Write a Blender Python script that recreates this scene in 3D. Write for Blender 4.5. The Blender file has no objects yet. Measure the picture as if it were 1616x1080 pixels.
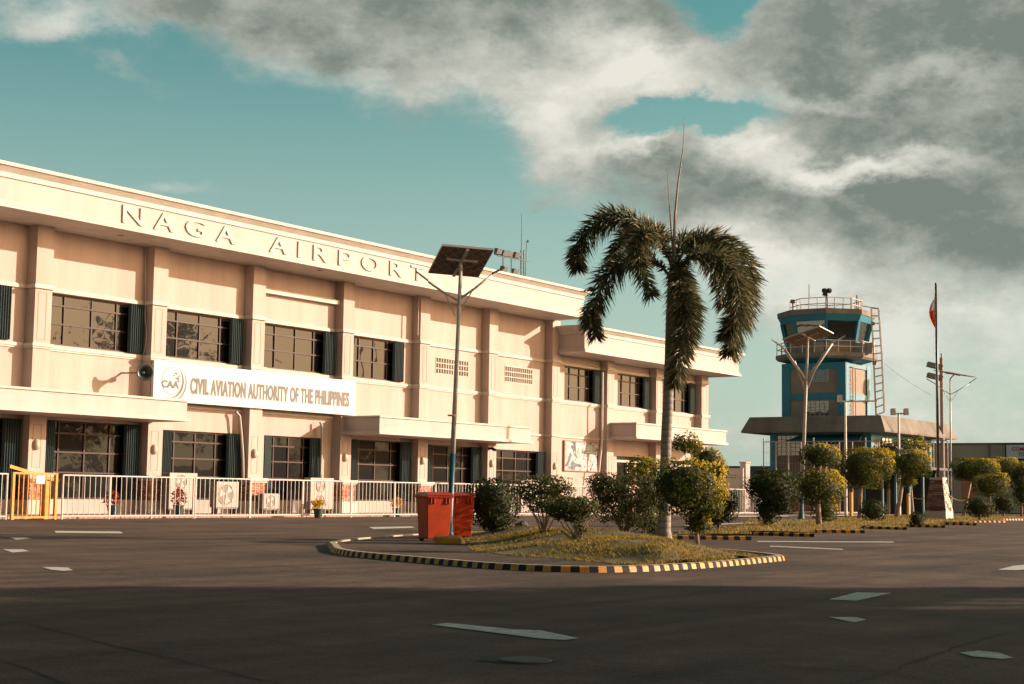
import bpy, math, random
from mathutils import Vector, Matrix, noise
random.seed(11)
PI = math.pi
R = math.radians
scn = bpy.context.scene

# ------------------------------------------------------------------ camera
FPX, EYE = 2465.0, 1.0
yaw, pit, rol = R(56.0), R(5.53), R(0.82)
_f = Vector((math.sin(yaw)*math.cos(pit), math.cos(yaw)*math.cos(pit), math.sin(pit)))
_r0 = Vector((math.cos(yaw), -math.sin(yaw), 0)); _u0 = _r0.cross(_f)
_r = _r0*math.cos(rol) + _u0*math.sin(rol)
_u = -_r0*math.sin(rol) + _u0*math.cos(rol)
EYEV = Vector((0, 0, EYE))
cam = bpy.data.cameras.new('camera'); camo = bpy.data.objects.new('camera', cam)
scn.collection.objects.link(camo); scn.camera = camo
cam.sensor_width = 36; cam.lens = 36*FPX/1616; cam.clip_end = 6000; cam.clip_start = .1
camo.matrix_world = Matrix(((_r.x, _u.x, -_f.x, 0), (_r.y, _u.y, -_f.y, 0), (_r.z, _u.z, -_f.z, EYE), (0, 0, 0, 1)))
RIGHT = Vector((math.cos(yaw), -math.sin(yaw), 0)); FWD = Vector((math.sin(yaw), math.cos(yaw), 0)); UP = Vector((0, 0, 1))

def ray(x, y): return _f*FPX + _r*(x-808) - _u*(y-540)
def G(x, y, z=0.0): d = ray(x, y); return EYEV + d*((z-EYE)/d.z)            # point on a level plane
def W(x, y, Y): d = ray(x, y); return EYEV + d*(Y/d.y)                      # point on a plane parallel to the terminal front
def XP(x, y, X): d = ray(x, y); return EYEV + d*(X/d.x)                     # point on a plane across it
def pxm(P): return FPX/((P-EYEV).dot(_f))
def hz(P, py):                                                               # height of a picture row on the upright line through P
    lo, hi = -5, 60
    for _ in range(50):
        m = (lo+hi)/2; v = Vector((P.x, P.y, m))-EYEV
        if 540-FPX*v.dot(_u)/v.dot(_f) > py: lo = m
        else: hi = m
    return lo
def D(P, px, py):                                                            # point at P's distance
    d = ray(px, py); return EYEV + d*(((P-EYEV).dot(_f))/FPX)

# ------------------------------------------------------------------ world and sun
SUN_EL = R(17.0); SUN_AZ = Vector((0.69, -0.72, 0)).normalized()
sund = Vector((SUN_AZ.x*math.cos(SUN_EL), SUN_AZ.y*math.cos(SUN_EL), math.sin(SUN_EL)))
sl = bpy.data.lights.new('sun', 'SUN'); sl.energy = 5.0; sl.angle = R(.5); sl.color = (1, .79, .64)
so = bpy.data.objects.new('sun', sl); scn.collection.objects.link(so)
so.rotation_euler = sund.to_track_quat('Z', 'Y').to_euler(); so.location = (0, 0, 60)
scn.view_settings.view_transform = 'Standard'; scn.view_settings.look = 'None'
scn.view_settings.exposure = 0.8; scn.view_settings.gamma = 1

world = bpy.data.worlds.new('World'); scn.world = world; world.use_nodes = True
nt = world.node_tree; nt.nodes.clear()
def N(t, **k):
    n = nt.nodes.new(t)
    for a, b in k.items(): setattr(n, a, b)
    return n
def L(a, b): nt.links.new(a, b)
def M(op, a, b=None, c=None, clamp=False):
    n = N('ShaderNodeMath', operation=op); n.use_clamp = clamp
    for i, v in enumerate((a, b, c)):
        if v is None: continue
        if isinstance(v, (int, float)): n.inputs[i].default_value = v
        else: L(v, n.inputs[i])
    return n.outputs[0]
def VM(op, a, b=None):
    n = N('ShaderNodeVectorMath', operation=op)
    for i, v in enumerate((a, b)):
        if v is None: continue
        if isinstance(v, (tuple, Vector)): n.inputs[i].default_value = v
        else: L(v, n.inputs[i])
    return n
def MIX(f, a, b, blend='MIX'):
    n = N('ShaderNodeMix', data_type='RGBA', blend_type=blend)
    for i, v in ((0, f), (6, a), (7, b)):
        if isinstance(v, (int, float)): n.inputs[i].default_value = v
        elif isinstance(v, tuple): n.inputs[i].default_value = (*v, 1)
        else: L(v, n.inputs[i])
    return n.outputs[2]
def SM(x, a, b):
    n = N('ShaderNodeMapRange', interpolation_type='SMOOTHSTEP'); L(x, n.inputs[0])
    n.inputs[1].default_value = a; n.inputs[2].default_value = b
    return n.outputs[0]
sky = N('ShaderNodeTexSky', sky_type='NISHITA'); sky.sun_disc = False
sky.sun_elevation = SUN_EL; sky.sun_rotation = math.atan2(sund.x, sund.y)
sky.air_density = 1.0; sky.dust_density = 1.5; sky.ozone_density = 1.0
tc = N('ShaderNodeTexCoord'); dirv = tc.outputs['Generated']
n1 = N('ShaderNodeTexNoise'); n1.inputs['Scale'].default_value = 7; n1.inputs['Detail'].default_value = 9; n1.inputs['Roughness'].default_value = .62
st = VM('MULTIPLY', dirv, (1, 1, 1.7)); L(st.outputs[0], n1.inputs['Vector'])
warp = VM('SCALE', VM('SUBTRACT', n1.outputs['Color'], (.5, .5, .5)).outputs[0]); warp.inputs[3].default_value = .11
dw = VM('ADD', dirv, warp.outputs[0]).outputs[0]
def blobs(lst):
    tot = None
    for (px, py, sx, sy, amp) in lst:
        c = ray(px, py).normalized(); t = Vector((c.y, -c.x, 0)).normalized(); u = t.cross(c).normalized()
        v = VM('SUBTRACT', dw, c).outputs[0]
        a = VM('DOT_PRODUCT', v, t*(FPX/sx)).outputs['Value']; b = VM('DOT_PRODUCT', v, u*(FPX/sy)).outputs['Value']
        r2 = M('ADD', M('MULTIPLY', a, a), M('MULTIPLY', b, b))
        e = M('MULTIPLY', M('EXPONENT', M('MULTIPLY', r2, -1.0)), amp)
        tot = e if tot is None else M('ADD', tot, e)
    return tot
dens = blobs([(420, -20, 260, 90, 1.0), (640, 20, 260, 100, 1.1), (800, 90, 170, 90, .9), (910, 180, 80, 110, 1.1), (1040, 110, 120, 50, .9), (920, 60, 130, 70, .8),
              (1400, 40, 280, 100, 1.5), (1600, 120, 170, 130, 1.2), (1500, 60, 200, 100, 1.3), (1300, 320, 260, 75, 1.3), (1100, 255, 130, 45, .9), (1560, 330, 200, 110, 1.1), (1250, 225, 150, 50, .8), (1400, 250, 130, 40, .8),
              (1500, 560, 330, 110, .6), (1130, 400, 130, 50, .4), (1300, 480, 180, 50, .4), (1350, 700, 500, 60, .45), (30, 20, 130, 55, .45), (250, 295, 120, 26, .42), (230, 30, 60, 30, .3), (1075, 192, 90, 30, -1.2), (1125, 30, 50, 60, -.9), (1180, 165, 40, 22, -.4), (160, 120, 90, 16, .3), (860, 330, 60, 14, .3), (50, 60, 60, 30, .3)])
n2 = N('ShaderNodeTexNoise'); n2.inputs['Scale'].default_value = 8.5; n2.inputs['Detail'].default_value = 12; n2.inputs['Roughness'].default_value = .66
L(st.outputs[0], n2.inputs['Vector'])
n2b = N('ShaderNodeTexNoise'); n2b.inputs['Scale'].default_value = 8.5; n2b.inputs['Detail'].default_value = 12; n2b.inputs['Roughness'].default_value = .66
L(VM('ADD', st.outputs[0], tuple(sund*0.022 + Vector((0, 0, .02)))).outputs[0], n2b.inputs['Vector'])
front = SM(VM('DOT_PRODUCT', dirv, _f).outputs['Value'], .55, .8)
n3 = N('ShaderNodeTexNoise'); n3.inputs['Scale'].default_value = 2.2; n3.inputs['Detail'].default_value = 7
L(st.outputs[0], n3.inputs['Vector'])
back = M('MULTIPLY', M('SUBTRACT', 1.0, front), SM(n3.outputs['Fac'], .38, .6))
D1 = M('ADD', M('ADD', M('MULTIPLY', dens, front), back), M('MULTIPLY', M('SUBTRACT', n2.outputs['Fac'], .5), .75))
mask = SM(D1, .16, .86)
relief = M('MULTIPLY', M('SUBTRACT', n2.outputs['Fac'], n2b.outputs['Fac']), 1.6)
lit = blobs([(600, 60, 300, 100, .12), (1420, 120, 90, 20, .25), (920, 60, 70, 40, .4), (890, 190, 80, 85, .6), (1040, 115, 110, 45, .9), (760, 130, 110, 40, .35), (940, 125, 90, 60, .35), (1190, 215, 60, 26, .9), (1370, 255, 130, 24, 1.0), (1010, 235, 80, 22, .8), (1250, 245, 120, 22, .4),
             (1480, 540, 330, 60, .75), (1250, 440, 150, 60, .55), (1400, 660, 500, 90, .6), (60, 30, 160, 60, .6), (250, 300, 160, 50, .6), (540, 140, 110, 25, .45), (1250, 140, 110, 14, .35), (1500, 130, 80, 20, .2), (1150, 400, 160, 60, .5)])
lit2 = M('ADD', M('MULTIPLY', M('ADD', lit, .05), front), M('MULTIPLY', M('SUBTRACT', 1.0, front), .22))
Lf = M('ADD', lit2, relief, clamp=True)
rim = M('MULTIPLY', M('SUBTRACT', 1.0, SM(D1, .3, 1.1)), .22)
Lf = M('ADD', Lf, rim, clamp=True)
SC = 10.0     # the sky radiances below are given as seen, the background strength is 0.1
def C(r, g, b): return (r*SC, g*SC, b*SC)
sep = N('ShaderNodeSeparateXYZ'); L(dirv, sep.inputs[0])
elev = SM(sep.outputs['Z'], .0, .33)
skyt = MIX(1.0, sky.outputs[0], MIX(elev, (1.12, 1.28, 1.06), (.66, 1.28, .95)), 'MULTIPLY')
pale = MIX(M('MULTIPLY', M('SUBTRACT', 1.0, elev), .75), skyt, C(.52, .66, .59))
cloud = MIX(Lf, C(.200, .240, .205), C(.82, .80, .71))
skyc = MIX(mask, pale, cloud)
skyc = MIX(M('MULTIPLY', M('SUBTRACT', 1.0, front), SM(sep.outputs['Z'], .10, .42)), skyc, MIX(1.0, skyc, (.06, .30, .38), 'MULTIPLY'))     # heavy cloud overhead, darkened and tinted teal to deepen the ground shade
# warm glow added to the unseen sunward sky, filling the wall shade
glow = M('MULTIPLY', SM(VM('DOT_PRODUCT', dirv, SUN_AZ).outputs['Value'], .15, .95), M('SUBTRACT', 1.0, SM(sep.outputs['Z'], .14, .42)))
glow = M('MULTIPLY', M('MULTIPLY', glow, M('SUBTRACT', 1.0, front)), M('ADD', .55, M('MULTIPLY', n3.outputs['Fac'], .9)))
skyc = MIX(1.0, skyc, MIX(glow, (0., 0., 0.), C(11.0, 6.2, 2.9)), 'ADD')
bg = N('ShaderNodeBackground'); bg.inputs[1].default_value = .0574
L(skyc, bg.inputs[0]); ow = N('ShaderNodeOutputWorld'); L(bg.outputs[0], ow.inputs[0])

# ------------------------------------------------------------------ materials
MATS = {}
def mat(name, col, rough=.8, var=.0, vscale=3.0, col2=None, bump=0.0, bscale=40, metal=0, spec=.5, stretch=None, emit=None, trans=0.0):
    if name in MATS: return MATS[name]
    m = bpy.data.materials.new(name); m.use_nodes = True; t = m.node_tree; b = t.nodes['Principled BSDF']
    b.inputs['Base Color'].default_value = (*col, 1); b.inputs['Roughness'].default_value = rough
    b.inputs['Metallic'].default_value = metal; b.inputs['Specular IOR Level'].default_value = spec
    co = t.nodes.new('ShaderNodeTexCoord'); mp = t.nodes.new('ShaderNodeMapping')
    g = t.nodes.new('ShaderNodeNewGeometry'); t.links.new(g.outputs['Position'], mp.inputs[0])
    if stretch: mp.inputs['Scale'].default_value = stretch
    if var or col2:
        n = t.nodes.new('ShaderNodeTexNoise'); n.inputs['Scale'].default_value = vscale; n.inputs['Detail'].default_value = 6; n.inputs['Roughness'].default_value = .65
        t.links.new(mp.outputs[0], n.inputs[0])
        r = t.nodes.new('ShaderNodeMapRange'); r.inputs[1].default_value = .35; r.inputs[2].default_value = .65; t.links.new(n.outputs[0], r.inputs[0])
        x = t.nodes.new('ShaderNodeMix'); x.data_type = 'RGBA'; t.links.new(r.outputs[0], x.inputs[0])
        c2 = col2 or tuple(c*(1-var) for c in col)
        x.inputs[6].default_value = (*col, 1); x.inputs[7].default_value = (*c2, 1)
        t.links.new(x.outputs[2], b.inputs['Base Color'])
    if bump:
        n = t.nodes.new('ShaderNodeTexNoise'); n.inputs['Scale'].default_value = bscale; n.inputs['Detail'].default_value = 5
        t.links.new(mp.outputs[0], n.inputs[0])
        bp = t.nodes.new('ShaderNodeBump'); bp.inputs['Strength'].default_value = bump; bp.inputs['Distance'].default_value = .02
        t.links.new(n.outputs[0], bp.inputs['Height']); t.links.new(bp.outputs[0], b.inputs['Normal'])
    if trans:
        tr = t.nodes.new('ShaderNodeBsdfTranslucent'); mx = t.nodes.new('ShaderNodeMixShader'); mx.inputs[0].default_value = trans
        src = b.inputs['Base Color'].links
        if src: t.links.new(src[0].from_socket, tr.inputs[0])
        else: tr.inputs[0].default_value = (*col, 1)
        o = t.nodes['Material Output']; t.links.new(b.outputs[0], mx.inputs[1]); t.links.new(tr.outputs[0], mx.inputs[2]); t.links.new(mx.outputs[0], o.inputs[0])
    MATS[name] = m; return m

def leafmat(name, dark, lightc, yellow, trans=.3):
    """leaf colours chosen leaf by leaf from the attribute 'leaf' (0..1)"""
    m = bpy.data.materials.new(name); m.use_nodes = True; t = m.node_tree; b = t.nodes['Principled BSDF']
    a = t.nodes.new('ShaderNodeAttribute'); a.attribute_name = 'leaf'
    cr = t.nodes.new('ShaderNodeValToRGB'); e = cr.color_ramp.elements
    e[0].color = (*dark, 1); e[1].color = (*yellow, 1); k = cr.color_ramp.elements.new(.5); k.color = (*lightc, 1)
    t.links.new(a.outputs['Fac'], cr.inputs[0]); t.links.new(cr.outputs[0], b.inputs['Base Color'])
    b.inputs['Roughness'].default_value = .5 if 'palm' in name else .62; b.inputs['Specular IOR Level'].default_value = .4 if 'palm' in name else .15
    tr = t.nodes.new('ShaderNodeBsdfTranslucent'); t.links.new(cr.outputs[0], tr.inputs[0])
    mx = t.nodes.new('ShaderNodeMixShader'); mx.inputs[0].default_value = trans
    o = t.nodes['Material Output']; t.links.new(b.outputs[0], mx.inputs[1]); t.links.new(tr.outputs[0], mx.inputs[2]); t.links.new(mx.outputs[0], o.inputs[0])
    MATS[name] = m; return m

cream = mat('cream_paint', (.45, .355, .31), .75, .17, 1.3, bump=.25, bscale=60, stretch=(1, 1, .12))
white = mat('white_trim_paint', (.54, .49, .43), .7, .16, 1.4, bump=.15, bscale=50)
groove = mat('groove_paint', (.30, .24, .20), .8)
signw = mat('sign_sheet', (.50, .50, .48), .55, .05, .8)
signtxt = mat('sign_lettering', (.10, .09, .08), .6, .2, 1.5)
brown = mat('bronze_aluminium', (.05, .025, .018), .5, spec=.2)
shut = mat('teal_shutter_paint', (.016, .046, .052), .5, .25, 4)
galv = mat('galvanised_steel', (.62, .60, .55), .5, .3, 5, metal=.15)
fencew = mat('white_railing_paint', (.60, .56, .52), .45, .1, 6)
yellowp = mat('yellow_paint', (.74, .31, .012), .6, .25, 9, col2=(.38, .17, .03))
blackp = mat('black_paint', (.032, .033, .033), .8, .2, 6, spec=.15)
tealp = mat('teal_pole_paint', (.012, .075, .095), .45, .2, 8)
redbin = mat('red_bin_plastic', (.46, .045, .008), .55, .25, 5, spec=.2)
conc = mat('kerb_concrete', (.42, .38, .33), .85, .3, 5, bump=.3)
brick = None

def glassmat(name, tint, f):
    m = bpy.data.materials.new(name); m.use_nodes = True; t = m.node_tree; b = t.nodes['Principled BSDF']
    b.inputs['Base Color'].default_value = (.010, .010, .010, 1); b.inputs['Roughness'].default_value = .25; b.inputs['Specular IOR Level'].default_value = .02
    gl = t.nodes.new('ShaderNodeBsdfGlossy'); gl.inputs[0].default_value = (*tint, 1); gl.inputs[1].default_value = .015
    n = t.nodes.new('ShaderNodeTexNoise'); n.inputs['Scale'].default_value = .9; g = t.nodes.new('ShaderNodeNewGeometry'); t.links.new(g.outputs['Position'], n.inputs[0])
    bp = t.nodes.new('ShaderNodeBump'); bp.inputs['Strength'].default_value = .18; bp.inputs['Distance'].default_value = .02
    t.links.new(n.outputs[0], bp.inputs['Height']); t.links.new(bp.outputs[0], gl.inputs['Normal'])
    mx = t.nodes.new('ShaderNodeMixShader'); mx.inputs[0].default_value = f
    o = t.nodes['Material Output']; t.links.new(b.outputs[0], mx.inputs[1]); t.links.new(gl.outputs[0], mx.inputs[2]); t.links.new(mx.outputs[0], o.inputs[0])
    return m
glass = glassmat('bronze_tinted_glass', (.46, .50, .50), .06); glassg = glassmat('dark_tinted_glass', (.40, .48, .48), .018)
glassb = glassmat('tower_glass', (.5, .65, .65), .3)

def brickmat(name, c1, c2, mortar, bw, bh, sc=1.0, axis='Y', bias=0.0):
    m = bpy.data.materials.new(name); m.use_nodes = True; t = m.node_tree; b = t.nodes['Principled BSDF']; b.inputs['Roughness'].default_value = .85
    g = t.nodes.new('ShaderNodeNewGeometry'); s = t.nodes.new('ShaderNodeSeparateXYZ'); c = t.nodes.new('ShaderNodeCombineXYZ')
    t.links.new(g.outputs['Position'], s.inputs[0])
    ad = t.nodes.new('ShaderNodeMath'); t.links.new(s.outputs[0], ad.inputs[0]); t.links.new(s.outputs[1], ad.inputs[1])
    t.links.new(ad.outputs[0], c.inputs[0]); t.links.new(s.outputs[2], c.inputs[1])
    br = t.nodes.new('ShaderNodeTexBrick'); br.inputs['Scale'].default_value = sc; br.inputs['Brick Width'].default_value = bw; br.inputs['Row Height'].default_value = bh
    br.inputs['Mortar Size'].default_value = bh*.12; br.inputs['Color1'].default_value = (*c1, 1); br.inputs['Color2'].default_value = (*c2, 1); br.inputs['Mortar'].default_value = (*mortar, 1)
    br.inputs['Bias'].default_value = bias
    t.links.new(c.outputs[0], br.inputs[0]); t.links.new(br.outputs[0], b.inputs['Base Color'])
    bp = t.nodes.new('ShaderNodeBump'); bp.inputs['Distance'].default_value = .02; t.links.new(br.outputs['Fac'], bp.inputs['Height']); bp.invert = True
    t.links.new(bp.outputs[0], b.inputs['Normal'])
    MATS[name] = m; return m
brick = brickmat('red_stone_veneer', (.30, .05, .025), (.60, .36, .22), (.16, .08, .05), .13, .065)
slate = brickmat('brown_ledge_stone', (.15, .055, .035), (.36, .22, .16), (.04, .025, .02), .55, .085)

# ------------------------------------------------------------------ mesh builder and object tree
class MB:
    def __init__(s): s.v = []; s.f = []; s.m = []; s.leaf = []; s.sm = False
    def add(s, vs, fs, mi=0):
        n = len(s.v); s.v += [tuple(v) for v in vs]; s.f += [tuple(n+i for i in f) for f in fs]; s.m += [mi]*len(fs); return s
    def box(s, x0, x1, y0, y1, z0, z1, mi=0):
        return s.add([(x0, y0, z0), (x1, y0, z0), (x1, y1, z0), (x0, y1, z0), (x0, y0, z1), (x1, y0, z1), (x1, y1, z1), (x0, y1, z1)],
                     [(0, 3, 2, 1), (4, 5, 6, 7), (0, 1, 5, 4), (1, 2, 6, 5), (2, 3, 7, 6), (3, 0, 4, 7)], mi)
    def hexa(s, b, t, mi=0):   # bottom four, top four points
        return s.add(list(b)+list(t), [(0, 3, 2, 1), (4, 5, 6, 7), (0, 1, 5, 4), (1, 2, 6, 5), (2, 3, 7, 6), (3, 0, 4, 7)], mi)
    def bar(s, p, q, w, h=None, mi=0, up=UP):
        p = Vector(p); q = Vector(q); h = h or w; d = (q-p).normalized()
        a = d.cross(up)
        if a.length < 1e-3: a = d.cross(Vector((1, 0, 0)))
        a.normalize(); b = a.cross(d)
        c = [(-1, -1), (1, -1), (1, 1), (-1, 1)]
        return s.hexa([p+a*(i*w/2)+b*(j*h/2) for i, j in c], [q+a*(i*w/2)+b*(j*h/2) for i, j in c], mi)
    def tube(s, pts, rad, n=8, mi=0, cap=True):
        pts = [Vector(p) for p in pts]; rs = rad if isinstance(rad, (list, tuple)) else [rad]*len(pts)
        base = len(s.v); pa = None
        for i, p in enumerate(pts):
            d = (pts[min(i+1, len(pts)-1)]-pts[max(i-1, 0)]).normalized()
            if pa is None:
                a = d.cross(UP)
                if a.length < 1e-3: a = Vector((1, 0, 0))
            else: a = pa - d*pa.dot(d)
            a.normalize(); pa = a; b = a.cross(d)
            for k in range(n):
                t = 2*PI*k/n; s.v.append(tuple(p+(a*math.cos(t)+b*math.sin(t))*rs[i]))
        for i in range(len(pts)-1):
            for k in range(n):
                s.f.append((base+i*n+k, base+i*n+(k+1) % n, base+(i+1)*n+(k+1) % n, base+(i+1)*n+k)); s.m.append(mi)
        if cap:
            s.f.append(tuple(base+k for k in range(n))[::-1]); s.f.append(tuple(base+(len(pts)-1)*n+k for k in range(n))); s.m += [mi, mi]
        return s
    def prism(s, poly, z0, z1, mi=0):
        n = len(poly)
        return s.add([(x, y, z0) for x, y in poly]+[(x, y, z1) for x, y in poly],
                     [tuple(range(n))[::-1], tuple(range(n, 2*n))]+[(i, (i+1) % n, n+(i+1) % n, n+i) for i in range(n)], mi)
    def lathe(s, c, prof, n=20, axis=UP, mi=0):
        c = Vector(c); ax = Vector(axis).normalized(); a = ax.cross(Vector((.3, .9, .1))).normalized(); b = ax.cross(a); base = len(s.v)
        for r, h in prof:
            for k in range(n):
                t = 2*PI*k/n; s.v.append(tuple(c+ax*h+(a*math.cos(t)+b*math.sin(t))*r))
        for i in range(len(prof)-1):
            for k in range(n):
                s.f.append((base+i*n+k, base+i*n+(k+1) % n, base+(i+1)*n+(k+1) % n, base+(i+1)*n+k)); s.m.append(mi)
        return s
def wloc(o):
    v = Vector(o.location)
    while o.parent: o = o.parent; v += o.location
    return v
COL = scn.collection.objects
def part(name, mb, m, parent=None, label=None, smooth=False, bevel=0):
    off = wloc(parent) if parent else Vector((0, 0, 0))
    me = bpy.data.meshes.new(name)
    me.from_pydata([(v[0]-off.x, v[1]-off.y, v[2]-off.z) for v in mb.v], [], mb.f)
    for x in (m if isinstance(m, (list, tuple)) else [m]): me.materials.append(x)
    if isinstance(m, (list, tuple)):
        me.polygons.foreach_set('material_index', mb.m)
    if mb.leaf:
        a = me.attributes.new('leaf', 'FLOAT', 'FACE'); a.data.foreach_set('value', mb.leaf)
    if smooth: me.polygons.foreach_set('use_smooth', [True]*len(me.polygons))
    me.update()
    o = bpy.data.objects.new(name, me); COL.link(o); o.parent = parent
    if label: o['label'] = label
    if bevel:
        b = o.modifiers.new('bevel', 'BEVEL'); b.width = bevel; b.segments = 2; b.limit_method = 'ANGLE'; b.angle_limit = R(40)
    return o
def tag(o, label, cat, group=None):
    o['label'] = label; o['category'] = cat
    if group: o['group'] = group
    return o
def thing(name, label, cat, loc=(0, 0, 0), group=None):
    o = bpy.data.objects.new(name, None); COL.link(o); o.location = loc; o.empty_display_size = .3
    return tag(o, label, cat, group)
def struct(name, mb, m, kind='structure', smooth=False):
    o = part(name, mb, m, smooth=smooth); o['kind'] = kind; return o
def dup(root, loc, label, rz=None):
    r = root.copy(); COL.link(r); r.location = loc; r['label'] = label
    if rz is not None: r.rotation_euler[2] = rz
    for ch in list(root.children):
        c = ch.copy(); COL.link(c); c.parent = r
        for g in list(ch.children):
            d = g.copy(); COL.link(d); d.parent = c
    return r
def textmesh(s, h, width=None, extrude=.02, bold=0.0, rot=None, loc=(0, 0, 0), align='LEFT'):
    """text as an MB: cap height h, optional total width; default faces -Y"""
    cu = bpy.data.curves.new('t', 'FONT'); cu.body = s; cu.size = 1; cu.extrude = 0; cu.offset = bold; cu.resolution_u = 4; cu.space_character = 1.10 if len(s) > 8 else 1.0
    ob = bpy.data.objects.new('t', cu); COL.link(ob)
    dg = bpy.context.evaluated_depsgraph_get(); dg.update()
    me = bpy.data.meshes.new_from_object(ob.evaluated_get(dg))
    vs = [v.co.copy() for v in me.vertices]; fs = [tuple(p.vertices) for p in me.polygons]
    bpy.data.objects.remove(ob); bpy.data.curves.remove(cu)
    x0 = min(v.x for v in vs); x1 = max(v.x for v in vs); y0 = min(v.y for v in vs); y1 = max(v.y for v in vs)
    cap = .69+2*bold if len(s) > 2 else (y1-y0)
    sy = h/cap; sx = (width/(x1-x0)) if width else sy
    mb = MB(); n = len(vs); ed = {}
    for f in fs:
        for i in range(len(f)):
            a, b = f[i], f[(i+1) % len(f)]
            ed[(a, b)] = ed.get((a, b), 0)+1
    P = [Vector(((v.x-x0)*sx, 0, (v.y-(y0 if len(s) <= 2 else -bold))*sy)) for v in vs]
    rotm = rot or Matrix.Identity(3); lo = Vector(loc)
    fr = [rotm @ (p+Vector((0, -extrude, 0)))+lo for p in P]; bk = [rotm @ p+lo for p in P]
    side = [(a, n+a, n+b, b) for (a, b) in ed if (b, a) not in ed]
    mb.add(fr+bk, fs+side)
    bpy.data.meshes.remove(me)
    return mb
ROTX = Matrix.Rotation(-PI/2, 3, 'Z')     # writing that faces -X

# ================================================================== THE GROUND
def asphalt():
    m = bpy.data.materials.new('asphalt'); m.use_nodes = True; t = m.node_tree; b = t.nodes['Principled BSDF']
    g = t.nodes.new('ShaderNodeNewGeometry')
    def nz(s, d=6, r=.6):
        n = t.nodes.new('ShaderNodeTexNoise'); n.inputs['Scale'].default_value = s; n.inputs['Detail'].default_value = d; n.inputs['Roughness'].default_value = r
        t.links.new(g.outputs['Position'], n.inputs[0]); return n
    a = nz(.35, 8, .65); c = nz(2.0, 8, .7); f = nz(48, 5, .75)
    mp = t.nodes.new('ShaderNodeMapping'); mp.inputs['Rotation'].default_value = (0, 0, R(40)); mp.inputs['Scale'].default_value = (.12, 1.6, 1); t.links.new(g.outputs['Position'], mp.inputs[0])
    ty = nz(1.0, 5, .6); t.links.new(mp.outputs[0], ty.inputs[0])
    r1 = t.nodes.new('ShaderNodeValToRGB'); r1.color_ramp.elements[0].position = .35; r1.color_ramp.elements[1].position = .68
    r1.color_ramp.elements[0].color = (.062, .041, .030, 1); r1.color_ramp.elements[1].color = (.155, .100, .070, 1); t.links.new(a.outputs[0], r1.inputs[0])
    r2 = t.nodes.new('ShaderNodeValToRGB'); r2.color_ramp.elements[0].position = .3; r2.color_ramp.elements[1].position = .7
    r2.color_ramp.elements[0].color = (.72, .72, .72, 1); r2.color_ramp.elements[1].color = (1.15, 1.15, 1.15, 1); t.links.new(c.outputs[0], r2.inputs[0])
    mx = t.nodes.new('ShaderNodeMix'); mx.data_type = 'RGBA'; mx.blend_type = 'MULTIPLY'; mx.inputs[0].default_value = 1
    t.links.new(r1.outputs[0], mx.inputs[6]); t.links.new(r2.outputs[0], mx.inputs[7])
    r3 = t.nodes.new('ShaderNodeValToRGB'); r3.color_ramp.elements[0].position = .40; r3.color_ramp.elements[1].position = .60
    r3.color_ramp.elements[0].color = (.55, .55, .55, 1); r3.color_ramp.elements[1].color = (1.35, 1.35, 1.35, 1); t.links.new(f.outputs[0], r3.inputs[0])
    rt = t.nodes.new('ShaderNodeValToRGB'); rt.color_ramp.elements[0].position = .36; rt.color_ramp.elements[1].position = .6
    rt.color_ramp.elements[0].color = (.62, .64, .66, 1); rt.color_ramp.elements[1].color = (1.1, 1.1, 1.1, 1); t.links.new(ty.outputs[0], rt.inputs[0])
    m3 = t.nodes.new('ShaderNodeMix'); m3.data_type = 'RGBA'; m3.blend_type = 'MULTIPLY'; m3.inputs[0].default_value = 1
    t.links.new(mx.outputs[2], m3.inputs[6]); t.links.new(rt.outputs[0], m3.inputs[7])
    m2 = t.nodes.new('ShaderNodeMix'); m2.data_type = 'RGBA'; m2.blend_type = 'MULTIPLY'; m2.inputs[0].default_value = 1
    t.links.new(m3.outputs[2], m2.inputs[6]); t.links.new(r3.outputs[0], m2.inputs[7]); t.links.new(m2.outputs[2], b.inputs['Base Color'])
    b.inputs['Roughness'].default_value = .82; b.inputs['Specular IOR Level'].default_value = .3
    bp = t.nodes.new('ShaderNodeBump'); bp.inputs['Strength'].default_value = .5; bp.inputs['Distance'].default_value = .012
    t.links.new(f.outputs[0], bp.inputs['Height'])
    b2 = t.nodes.new('ShaderNodeBump'); b2.inputs['Strength'].default_value = .6; b2.inputs['Distance'].default_value = .06
    t.links.new(c.outputs[0], b2.inputs['Height']); t.links.new(bp.outputs[0], b2.inputs['Normal']); t.links.new(b2.outputs[0], b.inputs['Normal'])
    return m
asph = asphalt()
g = MB(); g.box(-400, 3000, -1500, 1500, -.5, 0); struct('asphalt_ground', g, asph)
earth = mat('dry_grass_ground', (.16, .13, .06), .95, .4, .6, col2=(.09, .10, .04), bump=.4, bscale=8)
g = MB()
g.box(150, 2900, -1400, 1400, .0, .03); struct('far_grass_field', g, earth)
walk = mat('walkway_tiles', (.40, .26, .20), .8, .2, 3)
g = MB(); g.box(18, 84.5, 39.2, 42.5, 0, .09); struct('walkway', g, walk)
g = MB(); g.box(84.5, 100, 39.2, 41, 0, .09); g.box(66, 99.6, 34.2, 36.0, 0, .03); struct('pavement', g, mat('pale_concrete', (.30, .27, .23), .85, .2, 1.5))

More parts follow.
